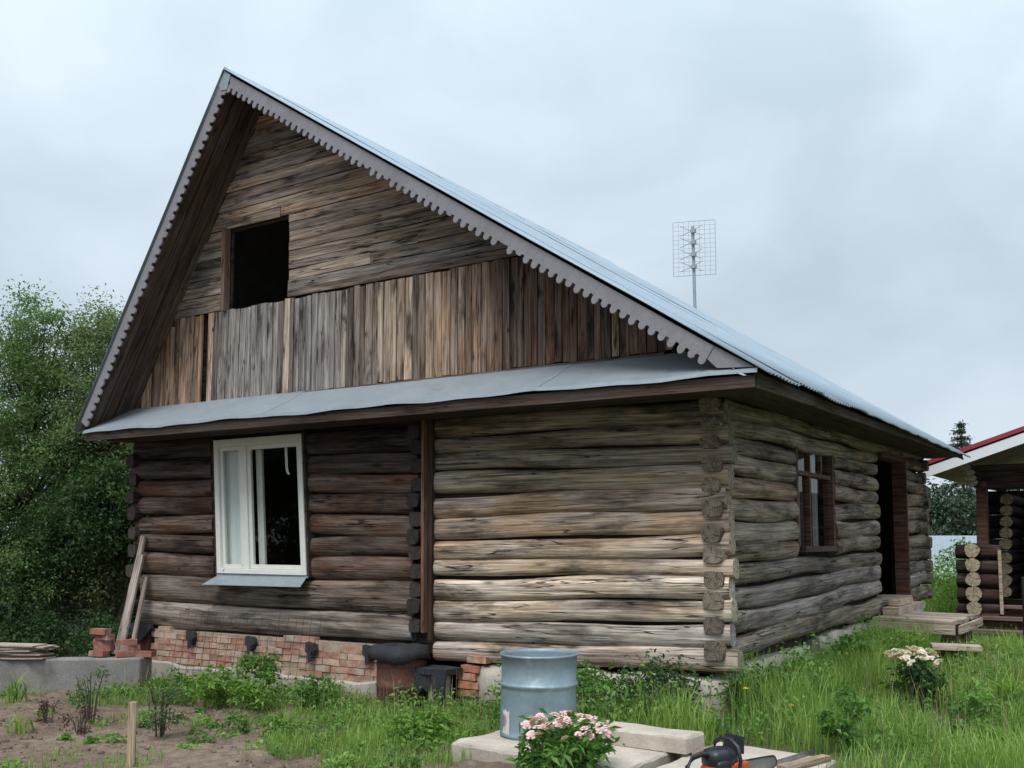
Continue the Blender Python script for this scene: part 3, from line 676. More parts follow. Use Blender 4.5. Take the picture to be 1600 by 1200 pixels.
rough_block(house, (-2.62, -.02, -.35), (-1.98, .3, .34), 'concrete', seed=1); rough_block(house, (-1.94, .0, -.35), (-1.0, .3, .36), 'concrete', seed=2)
rough_block(house, (-.97, -.02, -.35), (-.03, .3, .37), 'concrete', seed=3)
rough_block(house, (-.30, .32, -.35), (-.06, 2.55, .46), 'concrete', seed=4, amp=.012); rough_block(house, (-.32, 3.25, -.35), (-.05, 5.2, .52), 'concrete', seed=6)
rough_block(house, (-.32, 5.3, -.35), (-.05, 8.7, .52), 'concrete', seed=7)
log(house, (-.14, 2.72, -.3), (-.14, 2.72, .50), .12, .12, (.14, .125, .105), name='support_post'); rough_block(house, (-.3, 2.90, -.3), (-.03, 3.12, .5), 'concrete', seed=8, amp=.01)
for i_, (x, z) in enumerate(((-2.74, .05), (-2.73, .13), (-2.75, .21), (-2.70, .29), (-2.62, .385))): brick(fnd, (x, .02, z), random.uniform(-.3, .3), (.40, .16, .09))
# rusty corner post at the left end
q = mb(house); q.hexa([(-7.80, -.02, -.35), (-7.66, -.05, -.35), (-7.66, .12, -.35), (-7.80, .12, -.35), (-8.05, .0, .45), (-7.72, -.03, .45), (-7.72, .15, .45), (-8.05, .15, .45)]); q.build('corner_brace', M['rust'], house)
q = mb(house); q.prism([(-8.05, -.06, .50), (-7.62, -.08, .52), (-7.60, -.09, .46), (-7.70, -.09, .36), (-7.80, -.09, .29), (-7.98, -.08, .35)], (0, .05, 0)); q.build('felt_flap', M['felt'], house)

# ------------------------------------------------------------------ antenna
ab = Vector((-3.93, 8.85, zr_(-3.93) - .04)); DP = 18.4 / 1558
ant = thing('roof_antenna', ab, 'grey grid television antenna on a pole above the roof', 'antenna')
q = mb(ant); T = ab + Vector((-.02, 0, 1.62)); q.tube([ab, T], .03, 10); q.build('mast', M['antenna'], ant)
r3 = Vector((.94, .34, 0)); q = mb(ant)
for i_ in range(9): u = -.39 + .78 * i_ / 8; q.tube([T + r3 * u + Vector((0, .06, -.92)), T + r3 * u + Vector((0, .06, .12))], .0028 if 0 < i_ < 8 else .005, 4)
for i_ in range(13): z = -.92 + 1.04 * i_ / 12; q.tube([T + r3 * -.39 + Vector((0, .06, z)), T + r3 * .39 + Vector((0, .06, z))], .0028 if 0 < i_ < 12 else .005, 4)
q.build('reflector_grid', M['antenna'], ant)
for z in (-.10, -.32, -.55, -.78):
    q = mb(ant)
    for s_ in (-1, 1):
        q.tube([T + Vector((0, -.06, z)), T + r3 * s_ * .2 + Vector((0, -.08, z + .09))], .007, 5); q.tube([T + Vector((0, -.06, z)), T + r3 * s_ * .2 + Vector((0, -.08, z - .09))], .007, 5)
    q.box(T + Vector((-.02, -.07, z - .035)), T + Vector((.07, .0, z + .035))); q.build('dipole', M['antenna'], ant)

# ------------------------------------------------------------------ loose things by the house
# blue-grey steel drum
dc = Vector((-.88, -1.68, .105)); drum = thing('steel_drum', dc, 'open blue grey steel drum with a ring rib on pale slab', 'drum')
q = mb(drum); rr = .288
prof = [(rr - .01, 0), (rr + .006, .0), (rr + .006, .02), (rr, .03)]
for k in range(1, 9): prof.append((rr, .03 + k * .04))
prof += [(rr, .362), (rr + .012, .372), (rr + .016, .382), (rr + .012, .392), (rr, .402), (rr, .50), (rr, .585), (rr + .01, .59), (rr + .012, .60), (rr + .004, .608), (rr - .006, .602), (rr - .008, .58), (rr - .008, .30), (.0, .30)]
q.lathe(dc, prof, 48); o = q.build('shell', M['drum'], drum, True)
for v in o.data.vertices:
    v.co.x += .004 * math.sin(v.co.z * 9 + v.co.y * 14); v.co.y += .004 * math.sin(v.co.z * 7 + v.co.x * 11)
q = mb(drum); n = 8
for (a0, a1, z0, z1) in ((4.02, 4.42, .02, .20),):   # remains of a paper label
    V = []
    for i_ in range(n + 1):
        t = a0 + (a1 - a0) * i_ / n
        for z in (z0 + .012 * math.sin(i_ * 2.1), z1 + .010 * math.sin(i_ * 1.7)): V.append(dc + Vector(((rr + .0035) * math.cos(t), (rr + .0035) * math.sin(t), z)))
    q.add(V, [(2 * i_, 2 * i_ + 2, 2 * i_ + 3, 2 * i_ + 1) for i_ in range(n)])
M['paper'] = simple('worn_paper', (.52, .52, .50), .8, var=.1, sc=8, bumpd=0, patch=((.42, .22, .22), .56, .62, 11.))
q.build('paper_label', M['paper'], drum)
q = mb(drum); V = [dc + Vector((.27 * rr_ / .27 * math.cos(t), rr_ * math.sin(t), .50 + .02 * math.sin(3 * t + rr_ * 9))) for rr_ in (.276, .15) for t in np.linspace(0, 2 * math.pi, 24, endpoint=False)]
q.add(V, [(k, (k + 1) % 24, 24 + (k + 1) % 24, 24 + k) for k in range(24)] + [tuple(24 + k for k in range(24))]); q.build('contents', M['greyconc'], drum)
# slabs
def slab_thing(poly, z0, z1, label, mat='slab', cat='slab', name='concrete_slab', seed=0):
    rs = random.Random(seed); pts = []
    n = len(poly)
    for i_ in range(n):
        a_, b_ = poly[i_], poly[(i_ + 1) % n]; L_ = math.dist(a_, b_); m_ = max(2, int(L_ / .12))
        for k in range(m_): t = k / m_; pts.append((a_[0] + (b_[0] - a_[0]) * t + rs.gauss(0, .006), a_[1] + (b_[1] - a_[1]) * t + rs.gauss(0, .006)))
    cx = sum(p[0] for p in pts) / len(pts); cy = sum(p[1] for p in pts) / len(pts); q = MB((cx, cy, z0))
    V = []; m_ = len(pts)
    for (sc, z) in ((1, z0), (1, z1 - .015), (None, z1)):
        for x, y in pts:
            if sc is None: d = math.hypot(x - cx, y - cy); x, y = x - (x - cx) / d * .012, y - (y - cy) / d * .012
            V.append((x, y, z + (rs.gauss(0, .003) if z > z0 else 0)))
    F = [(r_ * m_ + k, r_ * m_ + (k + 1) % m_, (r_ + 1) * m_ + (k + 1) % m_, (r_ + 1) * m_ + k) for r_ in range(2) for k in range(m_)]
    V.append((cx, cy, z1)); F += [(2 * m_ + k, 2 * m_ + (k + 1) % m_, 3 * m_) for k in range(m_)]
    q.add(V, F); o = q.build(name, M[mat]); return tag(o, label, cat)
slab_thing([(-1.27, -2.28), (.20, -2.36), (.20, -1.22), (-1.22, -1.30)], -.1, .10, 'wide pale concrete slab under the blue grey drum', seed=1)
slab_thing([(-.47, -1.70), (.34, -1.74), (.36, -1.48), (-.45, -1.42)], .102, .215, 'pale concrete kerb block lying across the slab right of the drum', seed=2, name='kerb_block', cat='block')
slab_thing([(.32, -1.08), (1.22, -1.24), (1.24, -2.35), (.27, -2.42)], -.1, .08, 'pale slab in the foreground carrying the chainsaw', seed=3)
# steel angle and plank pieces on it
q = MB((.95, -1.4, .082)); q.hexa([(.86, -1.86, .083), (.885, -1.875, .083), (1.045, -1.13, .083), (1.02, -1.12, .083), (.86, -1.86, .087), (.885, -1.875, .087), (1.045, -1.13, .087), (1.02, -1.12, .087)])
q.hexa([(.883, -1.875, .087), (.888, -1.875, .087), (1.048, -1.13, .087), (1.043, -1.13, .087), (.883, -1.875, .117), (.888, -1.875, .117), (1.048, -1.13, .117), (1.043, -1.13, .117)])
tag(q.build('steel_angle', M['steel']), 'thin steel angle bar lying on the slab right of the chainsaw', 'metal bar')
o = board(None, (1.02, -1.80, .10), (1.17, -1.30, .10), .07, .035, (0, 1, 0), (.26, .19, .14), 'plank', 'wood_offcut'); tag(o, 'short weathered wood offcut at the right end of the slab', 'wood')
o = board(None, (.30, -1.62, .10), (.44, -1.42, .10), .10, .03, (0, 1, 0), (.23, .19, .15), 'plank', 'wood_offcut'); tag(o, 'short flat wood piece behind the chainsaw', 'wood')
# chainsaw
sb = Vector((.76, -2.17, .082)); saw = thing('chainsaw', sb, 'orange and black chainsaw lying on the pale slab', 'chainsaw')
ca, sa = math.cos(R(66)), math.sin(R(66))
def sp(u, v, z): return Vector((sb.x + u * ca - v * sa, sb.y + u * sa + v * ca, sb.z + z))      # u along the bar
def rbox(q, c, s, r=.25, n=3):
    """rounded box in saw axes"""
    V = []; F = []; m_ = 7; 
    for k in range(m_ + 1):
        for l_ in range(12):
            ph = math.pi * k / m_; th = 2 * math.pi * l_ / 12
            d = Vector((math.sin(ph) * math.cos(th), math.sin(ph) * math.sin(th), math.cos(ph)))
            p = [math.copysign(abs(t) ** r, t) for t in d]; V.append(sp(c[0] + s[0] * p[0], c[1] + s[1] * p[1], c[2] + s[2] * p[2]))
    for k in range(m_):
        for l_ in range(12): F.append((k * 12 + l_, (k + 1) * 12 + l_, (k + 1) * 12 + (l_ + 1) % 12, k * 12 + (l_ + 1) % 12))
    q.add(V, F)
q = mb(saw); rbox(q, (0, 0, .05), (.125, .085, .045), .45); rbox(q, (.10, -.05, .06), (.07, .04, .045), .45); q.build('body', M['orange'], saw, True)
q = mb(saw); rbox(q, (-.01, .0, .125), (.115, .085, .065), .6); rbox(q, (-.05, -.075, .08), (.06, .02, .045), .5); q.build('engine_cover', M['black'], saw, True)
q = mb(saw); q.tube([sp(.04, -.115, .04), sp(.045, -.125, .12), sp(.05, -.10, .20), sp(.055, -.03, .235), sp(.055, .05, .235), sp(.05, .10, .20), sp(.04, .11, .12), sp(.03, .10, .05)], .013, 8); q.build('front_handle', M['black'], saw, True)
q = mb(saw); q.tube([sp(-.09, 0, .14), sp(-.16, 0, .165), sp(-.24, 0, .15), sp(-.285, 0, .10), sp(-.27, 0, .045), sp(-.18, 0, .025), sp(-.10, 0, .03)], [.018, .018, .017, .016, .015, .016, .018], 8); q.build('rear_handle', M['black'], saw, True)
q = mb(saw); q.hexa([sp(.10, -.09, .15), sp(.11, -.09, .15), sp(.11, .09, .15), sp(.10, .09, .15), sp(.125, -.075, .25), sp(.135, -.075, .25), sp(.135, .09, .25), sp(.125, .09, .25)]); q.build('hand_guard', M['black'], saw)
pr = [(.10, -.032), (.36, -.034)] + [(.40 + .034 * math.cos(t), .034 * math.sin(t)) for t in np.linspace(-1.3, 1.3, 7)] + [(.36, .034), (.10, .032)]
q = mb(saw); q.prism([sp(u, -.055, .062 + v) for u, v in pr], sp(0, .005, 0) - sp(0, 0, 0)); q.build('guide_bar', M['steel'], saw)
q = mb(saw); cpts = [(u * 1.0 + (.004 if u > .39 else 0), v * 1.12) for u, v in pr]; q.tube([sp(u, -.0525, .062 + v) for u, v in cpts], .0055, 5); q.build('chain', M['black'], saw)
# wooden stake in the bed
o = log(None, gp(-3.27, -3.5) + Vector((0, 0, -.15)), gp(-3.27, -3.5) + Vector((-.005, .0, .47)), .029, .029, (.36, .27, .165), 'plank', 'garden_stake', n=8, wob=.002); tag(o, 'short wooden stake standing in the bare soil', 'stake')
# planks leaning on the left corner
for i_, (a, b, c, lb, wd) in enumerate((((-7.80, -.42, .16), (-7.86, -.03, 1.62), (.30, .275, .245), 'tallest grey plank leaning on the left house corner', .075), ((-7.71, -.43, .15), (-7.80, -.10, 1.38), (.27, .245, .22), 'middle grey plank leaning on the left house corner', .07), ((-7.55, -.40, .15), (-7.76, -.05, 1.10), (.19, .17, .15), 'shortest grey plank leaning on the left house corner', .05))):
    o = board(None, a, b, wd, .03, (1, .2, 0), c, 'plank', 'leaning_plank'); tag(o, lb, 'plank', 'planks leaning on the house corner')
# low concrete wall left of the house
q = MB((-8.5, -1, -.3)); q.hexa([(-10.5, -2.55, -.5), (-7.20, -.52, -.5), (-7.28, -.28, -.5), (-10.6, -2.3, -.5), (-10.5, -2.55, .10), (-7.20, -.52, .16), (-7.28, -.28, .16), (-10.6, -2.3, .10)])
lw = q.build('low_wall', M['greyconc'], bevel=.02); tag(lw, 'low grey concrete wall left of the house', 'wall')
# bricks stacked on it
i_ = 0
for (x, y, nlev, rz) in ((-7.74, -.66, 5, .2), (-7.48, -.50, 3, .9), (-7.26, -.40, 1, .5)):
    for k in range(nlev):
        o = brick(None, (x + random.uniform(-.03, .03), y + random.uniform(-.03, .03), .197 + k * .066), rz + random.uniform(-.3, .3), (.27, .115, .085))
        o.name = 'loose_brick'; wh = {-7.74: 'taller left column of the brick pile', -7.48: 'lower right column of the brick pile', -7.26: 'row beside the brick pile, lying alone'}[x]
        tag(o, ('topmost' if k == nlev - 1 else 'lower') + ' red brick in the ' + wh, 'brick', 'bricks piled on the low wall')
# broken sheets stacked beside them
for k in range(8):
    rs = random.Random(k); cx, cy, z = -8.55 + rs.uniform(-.1, .1), -1.22 + rs.uniform(-.06, .06), .145 + k * .022
    q = MB((cx, cy, z)); l_ = rs.uniform(.26, .42); an = R(31) + rs.uniform(-.2, .2)
    P = [(cx + (u * math.cos(an) - v * math.sin(an)), cy + (u * math.sin(an) + v * math.cos(an)), z + rs.uniform(-.006, .006)) for u, v in ((-l_, -.13), (-.1, -.16), (l_ * .9, -.12), (l_, .1), (.1, .14), (-l_ * .8, .12))]
    q.prism(P, (0, 0, .016)); o = q.build('broken_sheet', M['slate'], col=jit((.37, .31, .25), .2)); tag(o, 'topmost broken pale sheet in the stack on the low concrete wall' if k == 7 else 'flat broken pale sheet inside the stack on the low concrete wall', 'sheet', 'sheets stacked on the low wall')
# rusty barrel with felt, dark stump with felt
bc = gp(-3.42, -.22); bar = thing('rusty_barrel', bc, 'rusty red brown barrel under black felt at the middle of the wall', 'barrel')
q = mb(bar); q.lathe(bc, [(.235, -.1), (.245, 0), (.25, .18), (.262, .20), (.25, .22), (.25, .40), (.262, .42), (.25, .44), (.245, .56), (0, .57)], 28); q.build('shell', M['rust'], bar, True)
V = []; n = 22; rs = np.random.default_rng(3)
ctr = bc + Vector((-.03, 0, .575))
q = mb(bar); rings = []
for r_, dz in ((0, .012), (.16, .01), (.255, .004), (.285, -.045)):
    for k in range(n):
        t = 2 * math.pi * k / n; d = dz - (.0 if r_ < .27 else .035 * (1 + math.sin(3 * t + .6)) + .09 * max(0, math.cos(2 * (t + .9))) ** 2) + rs.normal(0, .006)
        V.append(ctr + Vector((r_ * 1.15 * math.cos(t), r_ * math.sin(t), d)))
q.add(V, [(r_ * n + k, r_ * n + (k + 1) % n, (r_ + 1) * n + (k + 1) % n, (r_ + 1) * n + k) for r_ in range(3) for k in range(n)])
o = q.build('felt_cover', M['felt'], bar, True); s_ = o.modifiers.new('thick', 'SOLIDIFY'); s_.thickness = .012
sc0 = gp(-3.0, -.14); stp = thing('covered_stump', sc0, 'small stump draped in black felt beside the rusty barrel', 'stump')
q = mb(stp); q.tube([sc0 + Vector((.02, 0, -.1)), sc0 + Vector((0, 0, .15)), sc0 + Vector((0, 0, .34))], [.13, .115, .12], 12); q.build('trunk', M['concrete'], stp, True)
q = mb(stp); rough = [(-.21, -.15), (-.02, -.19), (.19, -.14), (.22, .1), (.0, .15), (-.2, .12)]
q.prism([sc0 + Vector((x, y, .335)) for x, y in rough], (0, 0, .055)); q.prism([sc0 + Vector((x, -.145, z)) for x, z in ((-.20, .335), (.0, .335), (-.02, .16), (-.08, .20), (-.13, .13), (-.18, .19))], (0, -.02, 0)); q.prism([sc0 + Vector((x, -.15, z)) for x, z in ((.02, .335), (.20, .335), (.19, .08), (.10, .03), (.05, .14))], (0, -.02, .0)); q.build('felt_cover', M['felt'], stp)
# wire mesh panel leaning on the bricks
wm = thing('wire_mesh', gp(-5.4, -.3), 'rusty wire mesh panel leaning against the brick foundation', 'wire mesh')
for i_ in range(19): x = -6.95 + i_ * .13; q = mb(wm); q.tube([(x, -.30, -.22), (x + .02 * math.sin(i_), -.14, .72 + .04 * math.sin(i_ * 2.))], .0024, 5); q.build('wire', M['wire'], wm)
for k in range(7): z = -.1 + k * .13; yy = -.30 + .17 * (z + .22) / .94; q = mb(wm); q.tube([(-7.0, yy - .007, z), (-4.6, yy - .007, z + .02)], .0024, 5); q.build('wire', M['wire'], wm)

# ------------------------------------------------------------------ deck by the side door, block step
dk0 = (0.55, 4.9, 0); deck = thing('door_step', dk0, 'low plank landing on dark blocks outside the side door', 'landing')
for k in range(5):
    y = 5.05 + k * .30
    board(deck, (.02, y, .575), (1.02 + random.uniform(-.06, .06), y - .05, .565), .27, .05, (0, 1, 0), jit((.29, .255, .21), .15), 'plank', 'plank')
board(deck, (.0, 4.87, .50), (1.0, 4.80, .49), .11, .03, (0, 0, 1), (.36, .31, .25), 'plank', 'edge_board'); board(deck, (1.06, 4.75, .5), (1.08, 6.3, .5), .10, .03, (0, 0, 1), (.33, .28, .21), 'plank', 'edge_board')
for x, y in ((.2, 5.0), (.9, 5.0), (.2, 6.1), (.9, 6.1)): q = mb(deck); q.box((x - .08, y - .07, -.3), (x + .08, y + .07, .53)); q.build('leg', M['darkwood'], deck)
ws = thing('wall_step', (.12, 5.7, .5), 'pale wooden step blocks under the side doorway', 'step')
q = mb(ws); q.box((.02, 5.45, .60), (.22, 7.2, .69)); q.build('lower_block', M['plank'], ws, col=(.37, .32, .25)); q = mb(ws); q.box((.03, 5.75, .70), (.17, 6.6, .765)); q.build('upper_block', M['plank'], ws, col=(.42, .34, .26))
st = thing('block_step', (1.05, 5.0, .1), 'small pale board on a dark block in the grass by the landing', 'step')
board(st, (.85, 4.10, .36), (1.35, 4.25, .35), .30, .05, (0, 1, 0), (.38, .31, .25), 'plank', 'board'); q = mb(st); q.box((.95, 4.12, -.1), (1.22, 4.28, .325)); q.build('block', M['darkwood'], st)
o = log(None, gp(1.72, 5.47) + Vector((0, 0, -.2)), gp(1.72, 5.47) + Vector((0, 0, 1.05)), .075, .075, (.03, .025, .022), 'log', 'dark_post', n=12); tag(o, 'dark wooden post at the right edge of the grass', 'post')

# ------------------------------------------------------------------ neighbouring log bath-house
PXM = 18 / 1558; ax = 0.; rv = Vector((math.cos(ax), math.sin(ax), 0)); hv = Vector((-math.sin(ax), math.cos(ax), 0))
B0 = Vector((.35, 10.8, 0)) 
def bt(u, v, z): return B0 + rv * u + hv * v + Vector((0, 0, z))
def pz(y): return 1.56 + (845 - y) * PXM
def pu(x): return (x - 1530) * .0106
bath = thing('bath_house', bt(1.5, 1.5, -.2), 'dark brown log outbuilding with red roof and pale log ends', 'outbuilding')
# low porch wall: dark logs to both sides of a column of pale log ends
for k in range(5):
    z = pz(862 + k * 21.5)
    log(bath, bt(pu(1504), .0, z), bt(pu(1571), 0., z), .124, .115, (.05, .028, .024), 'log', 'log', n=16, wob=.002)
    log(bath, bt(pu(1531), -.22, z + .03), bt(pu(1531), 1.6, z + .03), .128, .128, (.52, .43, .29), 'stain', 'log', n=20, wob=.001)
q = mb(bath); q.hexa([bt(pu(1500), -.1, pz(962)), bt(pu(1500) + .7, -.1, pz(962)), bt(pu(1500) + .7, .3, pz(962)), bt(pu(1500), .3, pz(962)), bt(pu(1500), -.1, pz(946)), bt(pu(1500) + .7, -.1, pz(946)), bt(pu(1500) + .7, .3, pz(946)), bt(pu(1500), .3, pz(946))]); q.build('base_beam', M['redbrown'], bath)
q = mb(bath); q.hexa([bt(pu(1568), -.14, pz(953)), bt(pu(1573), -.14, pz(953)), bt(pu(1573), -.11, pz(953)), bt(pu(1568), -.11, pz(953)), bt(pu(1568), -.14, pz(858)), bt(pu(1573), -.14, pz(858)), bt(pu(1573), -.11, pz(858)), bt(pu(1568), -.11, pz(858))]); q.build('corner_trim', M['plank'], bath, col=(.35, .30, .22))
# post
q = mb(bath); q.hexa([bt(pu(1534), .1, pz(858)), bt(pu(1551), .1, pz(858)), bt(pu(1551), .3, pz(858)), bt(pu(1534), .3, pz(858)), bt(pu(1537), .1, pz(755)), bt(pu(1553), .1, pz(755)), bt(pu(1553), .3, pz(755)), bt(pu(1537), .3, pz(755))]); q.build('post', M['redbrown'], bath, bevel=.01)
# stepped beam ends under the roof
for k, (x0, y0) in enumerate(((1528, 735), (1533, 743), (1534, 751), (1535, 758))):
    log(bath, bt(pu(x0), -.35 + .05 * k, pz(y0)), bt(pu(x0) + .15, 2.5, pz(y0)), .06, .1, (.36, .31, .23), 'stain', 'beam', n=12, wob=.001)
for k in range(4): log(bath, bt(pu(x0) + .02, .2, pz(735 + 9 * k)), bt(pu(1700), .2, pz(735 + 9 * k)), .065, .1, (.05, .03, .025), 'log', 'beam', n=10, wob=.001)
# inner partition with its own log ends, back wall
for k in range(9):
    z = pz(780 + k * 17.5 + (0 if k < 5 else 4)); log(bath, bt(pu(1572) + .0 - k * .012, 1.0, z), bt(pu(1572) - k * .012, 3.4, z), .105, .115, (.40, .32, .20), 'stain', 'log', n=16, wob=.001)
for k in range(12):
    log(bath, bt(pu(1500), 3.3, -.2 + k * .24), bt(pu(1760), 3.3, -.2 + k * .24), .122, .1, (.035, .022, .02), 'log', 'log', n=10, wob=.001)
for k in range(12):
    log(bath, bt(pu(1760), -.1, -.2 + k * .24), bt(pu(1760), 3.3, -.2 + k * .24), .122, .1, (.04, .025, .022), 'log', 'log', n=10, wob=.001)
q = mb(bath); q.hexa([bt(pu(1545), .25, -.05), bt(pu(1760), .25, -.05), bt(pu(1760), 3.2, -.05), bt(pu(1545), 3.2, -.05), bt(pu(1545), .25, .18), bt(pu(1760), .25, .18), bt(pu(1760), 3.2, .18), bt(pu(1545), 3.2, .18)]); q.build('porch_floor', M['darkwood'], bath)
# steps
for k, (y_, v) in enumerate(((943, .1), (958, -.25), (975, -.6), (992, -.95))):
    board(bath, bt(pu(1546 - 12 * k), v, pz(y_)), bt(pu(1680), v, pz(y_)), .32, .05, hv, (.15, .115, .10), 'plank', 'step')
    q = mb(bath); a0 = pu(1549 - 12 * k); q.hexa([bt(a0, v - .05, pz(y_ + 16)), bt(a0 + 1.3, v - .05, pz(y_ + 16)), bt(a0 + 1.3, v, pz(y_ + 16)), bt(a0, v, pz(y_ + 16)), bt(a0, v - .05, pz(y_) - .03), bt(a0 + 1.3, v - .05, pz(y_) - .03), bt(a0 + 1.3, v, pz(y_) - .03), bt(a0, v, pz(y_) - .03)]); q.build('riser', M['redbrown'], bath)
# gable roof, its left slope seen along the white rake board
ex, ez = pu(1463), pz(742); sl_ = .335; rx = ex + 3.1; rz = ez + 3.1 * sl_
q = mb(bath); t = .05
def rs_(x0, z0, x1, z1, v0, v1, t): q.hexa([bt(x0, v0, z0), bt(x1, v0, z1), bt(x1, v1, z1), bt(x0, v1, z0), bt(x0, v0, z0 + t), bt(x1, v0, z1 + t), bt(x1, v1, z1 + t), bt(x0, v1, z0 + t)])
rs_(ex, ez, rx, rz, -.65, 4.2, .05); rs_(rx, rz, rx + 3.1, ez, -.65, 4.2, .05); broof = q.build('roof', M['plank'], bath, col=(.36, .30, .21))
q = mb(broof); rs_(ex - .05, ez + .055, rx, rz + .065, -.72, 4.3, .075); rs_(rx, rz + .065, rx + 3.15, ez + .055, -.72, 4.3, .075); q.build('red_sheet', M['redroof'], broof)
q = mb(broof); rs_(ex - .02, ez - .17 + .03, rx, rz - .17 + .03, -.70, -.655, .17); rs_(rx, rz - .17, rx + 3.1, ez - .17, -.70, -.655, .17); q.build('rake_board', M['whitetrim'], broof)

# ------------------------------------------------------------------ fences
def fence(p0, p1, h, label, mat, name='sheet_fence'):
    p0, p1 = Vector(p0), Vector(p1); t = thing(name, p0, label, 'fence'); d = (p1 - p0); Ln = d.length; d.normalize(); nn = Vector((-d.y, d.x, 0)); n = int(Ln / 1.15)
    for k in range(n):
        a_ = Ln * k / n; V = []; m_ = 36
        for i_ in range(m_ + 1):
            s_ = a_ + Ln / n * i_ / m_; o_ = .018 * (1 if (i_ // 3) % 2 else -1); p = p0 + d * s_ + nn * (o_ + .004 * (k % 2)); V += [tuple(p - p0), tuple(p - p0 + Vector((0, 0, h)))]
        link('sheet', mesh('sheet', V, [(2 * i_, 2 * i_ + 2, 2 * i_ + 3, 2 * i_ + 1) for i_ in range(m_)], M[mat]), t, p0)
    q = mb(t)
    for z in (.3, h - .25): q.hexa([p0 + nn * .03 + Vector((0, 0, z)), p1 + nn * .03 + Vector((0, 0, z)), p1 + nn * .07 + Vector((0, 0, z)), p0 + nn * .07 + Vector((0, 0, z)), p0 + nn * .03 + Vector((0, 0, z + .04)), p1 + nn * .03 + Vector((0, 0, z + .04)), p1 + nn * .07 + Vector((0, 0, z + .04)), p0 + nn * .07 + Vector((0, 0, z + .04))])
    q.build('rail', M['steel'], t)
fence((-16, .6, -.35), (-11.0, 4.2, -.35), 1.75, 'grey corrugated sheet fence behind the trees left of the house', 'fence')
fence((-9.0, 28.2, -1.3), (6.0, 36.5, -1.3), 3.05, 'pale blue sheet fence in the distance beside the outbuilding', 'bluefence')

# ------------------------------------------------------------------ plants
def set_tint(me, t):
    a_ = me.attributes.new('tint', 'FLOAT', 'POINT'); a_.data.foreach_set('value', np.asarray(t, np.float32))
def leaves_mesh(name, P, size, mat, wid=.5, droop=.25, upbias=.4, tint=None, smin=.6):
    """one pointed, creased leaf (two faces) per point"""
    n = len(P); d = RNG.normal(0, 1, (n, 3)); d[:, 2] = d[:, 2] * .7 + upbias * .3; d /= np.linalg.norm(d, axis=1)[:, None]
    nn = RNG.normal(0, 1, (n, 3)); nn[:, 2] += 1.0 + upbias; s = np.cross(d, nn); s /= np.linalg.norm(s, axis=1)[:, None] + 1e-9; up = np.cross(s, d)
    L_ = size * RNG.uniform(smin, 1.25, n)[:, None]
    tip = P + d * L_; tip[:, 2] -= L_[:, 0] * droop; mid = P + d * L_ * .45
    l_ = mid + s * L_ * wid * .5 + up * L_ * .08; r_ = mid - s * L_ * wid * .5 + up * L_ * .08
    V = np.stack([P, l_, tip, r_], 1).reshape(-1, 3); k = np.arange(n) * 4
    F = np.concatenate([np.stack([k, k + 2, k + 1], 1), np.stack([k, k + 3, k + 2], 1)])
    me = mesh(name, V, F, M[mat]); 
    t = RNG.uniform(0, 1, n) if tint is None else np.clip(tint + RNG.normal(0, .18, n), 0, 1); set_tint(me, np.repeat(t, 4)); return me
def blades(P, H, wid, lean=.45, tint=None):
    n = len(P); a_ = RNG.uniform(0, 2 * np.pi, n); dr = np.stack([np.cos(a_), np.sin(a_), np.zeros(n)], 1); sd_ = np.stack([-np.sin(a_), np.cos(a_), np.zeros(n)], 1)
    H = H[:, None]; wd = (wid * RNG.uniform(.6, 1.3, n))[:, None]; le = RNG.uniform(.1, 1., n)[:, None] * lean * H; z = np.array([0, 0, 1.])
    m1 = P + z * H * .55 + dr * le * .3; tp = P + z * H * (1 - .25 * le / H) + dr * le
    V = np.stack([P - sd_ * wd, P + sd_ * wd, m1 + sd_ * wd * .8, m1 - sd_ * wd * .8, tp], 1).reshape(-1, 3); k = np.arange(n) * 5
    F = np.stack([k, k + 1, k + 2, k + 3], 1).tolist() + np.stack([k + 3, k + 2, k + 4], 1).tolist()
    t = RNG.uniform(0, 1, n) if tint is None else tint; return V, F, np.repeat(t, 5)
def in_ball(n, c, r, hollow=.0):
    d = RNG.normal(0, 1, (n, 3)); d /= np.linalg.norm(d, axis=1)[:, None]; q_ = (hollow + (1 - hollow) * RNG.uniform(0, 1, n) ** (1 / 2.4))[:, None]
    return np.array(c) + d * q_ * np.array(r)
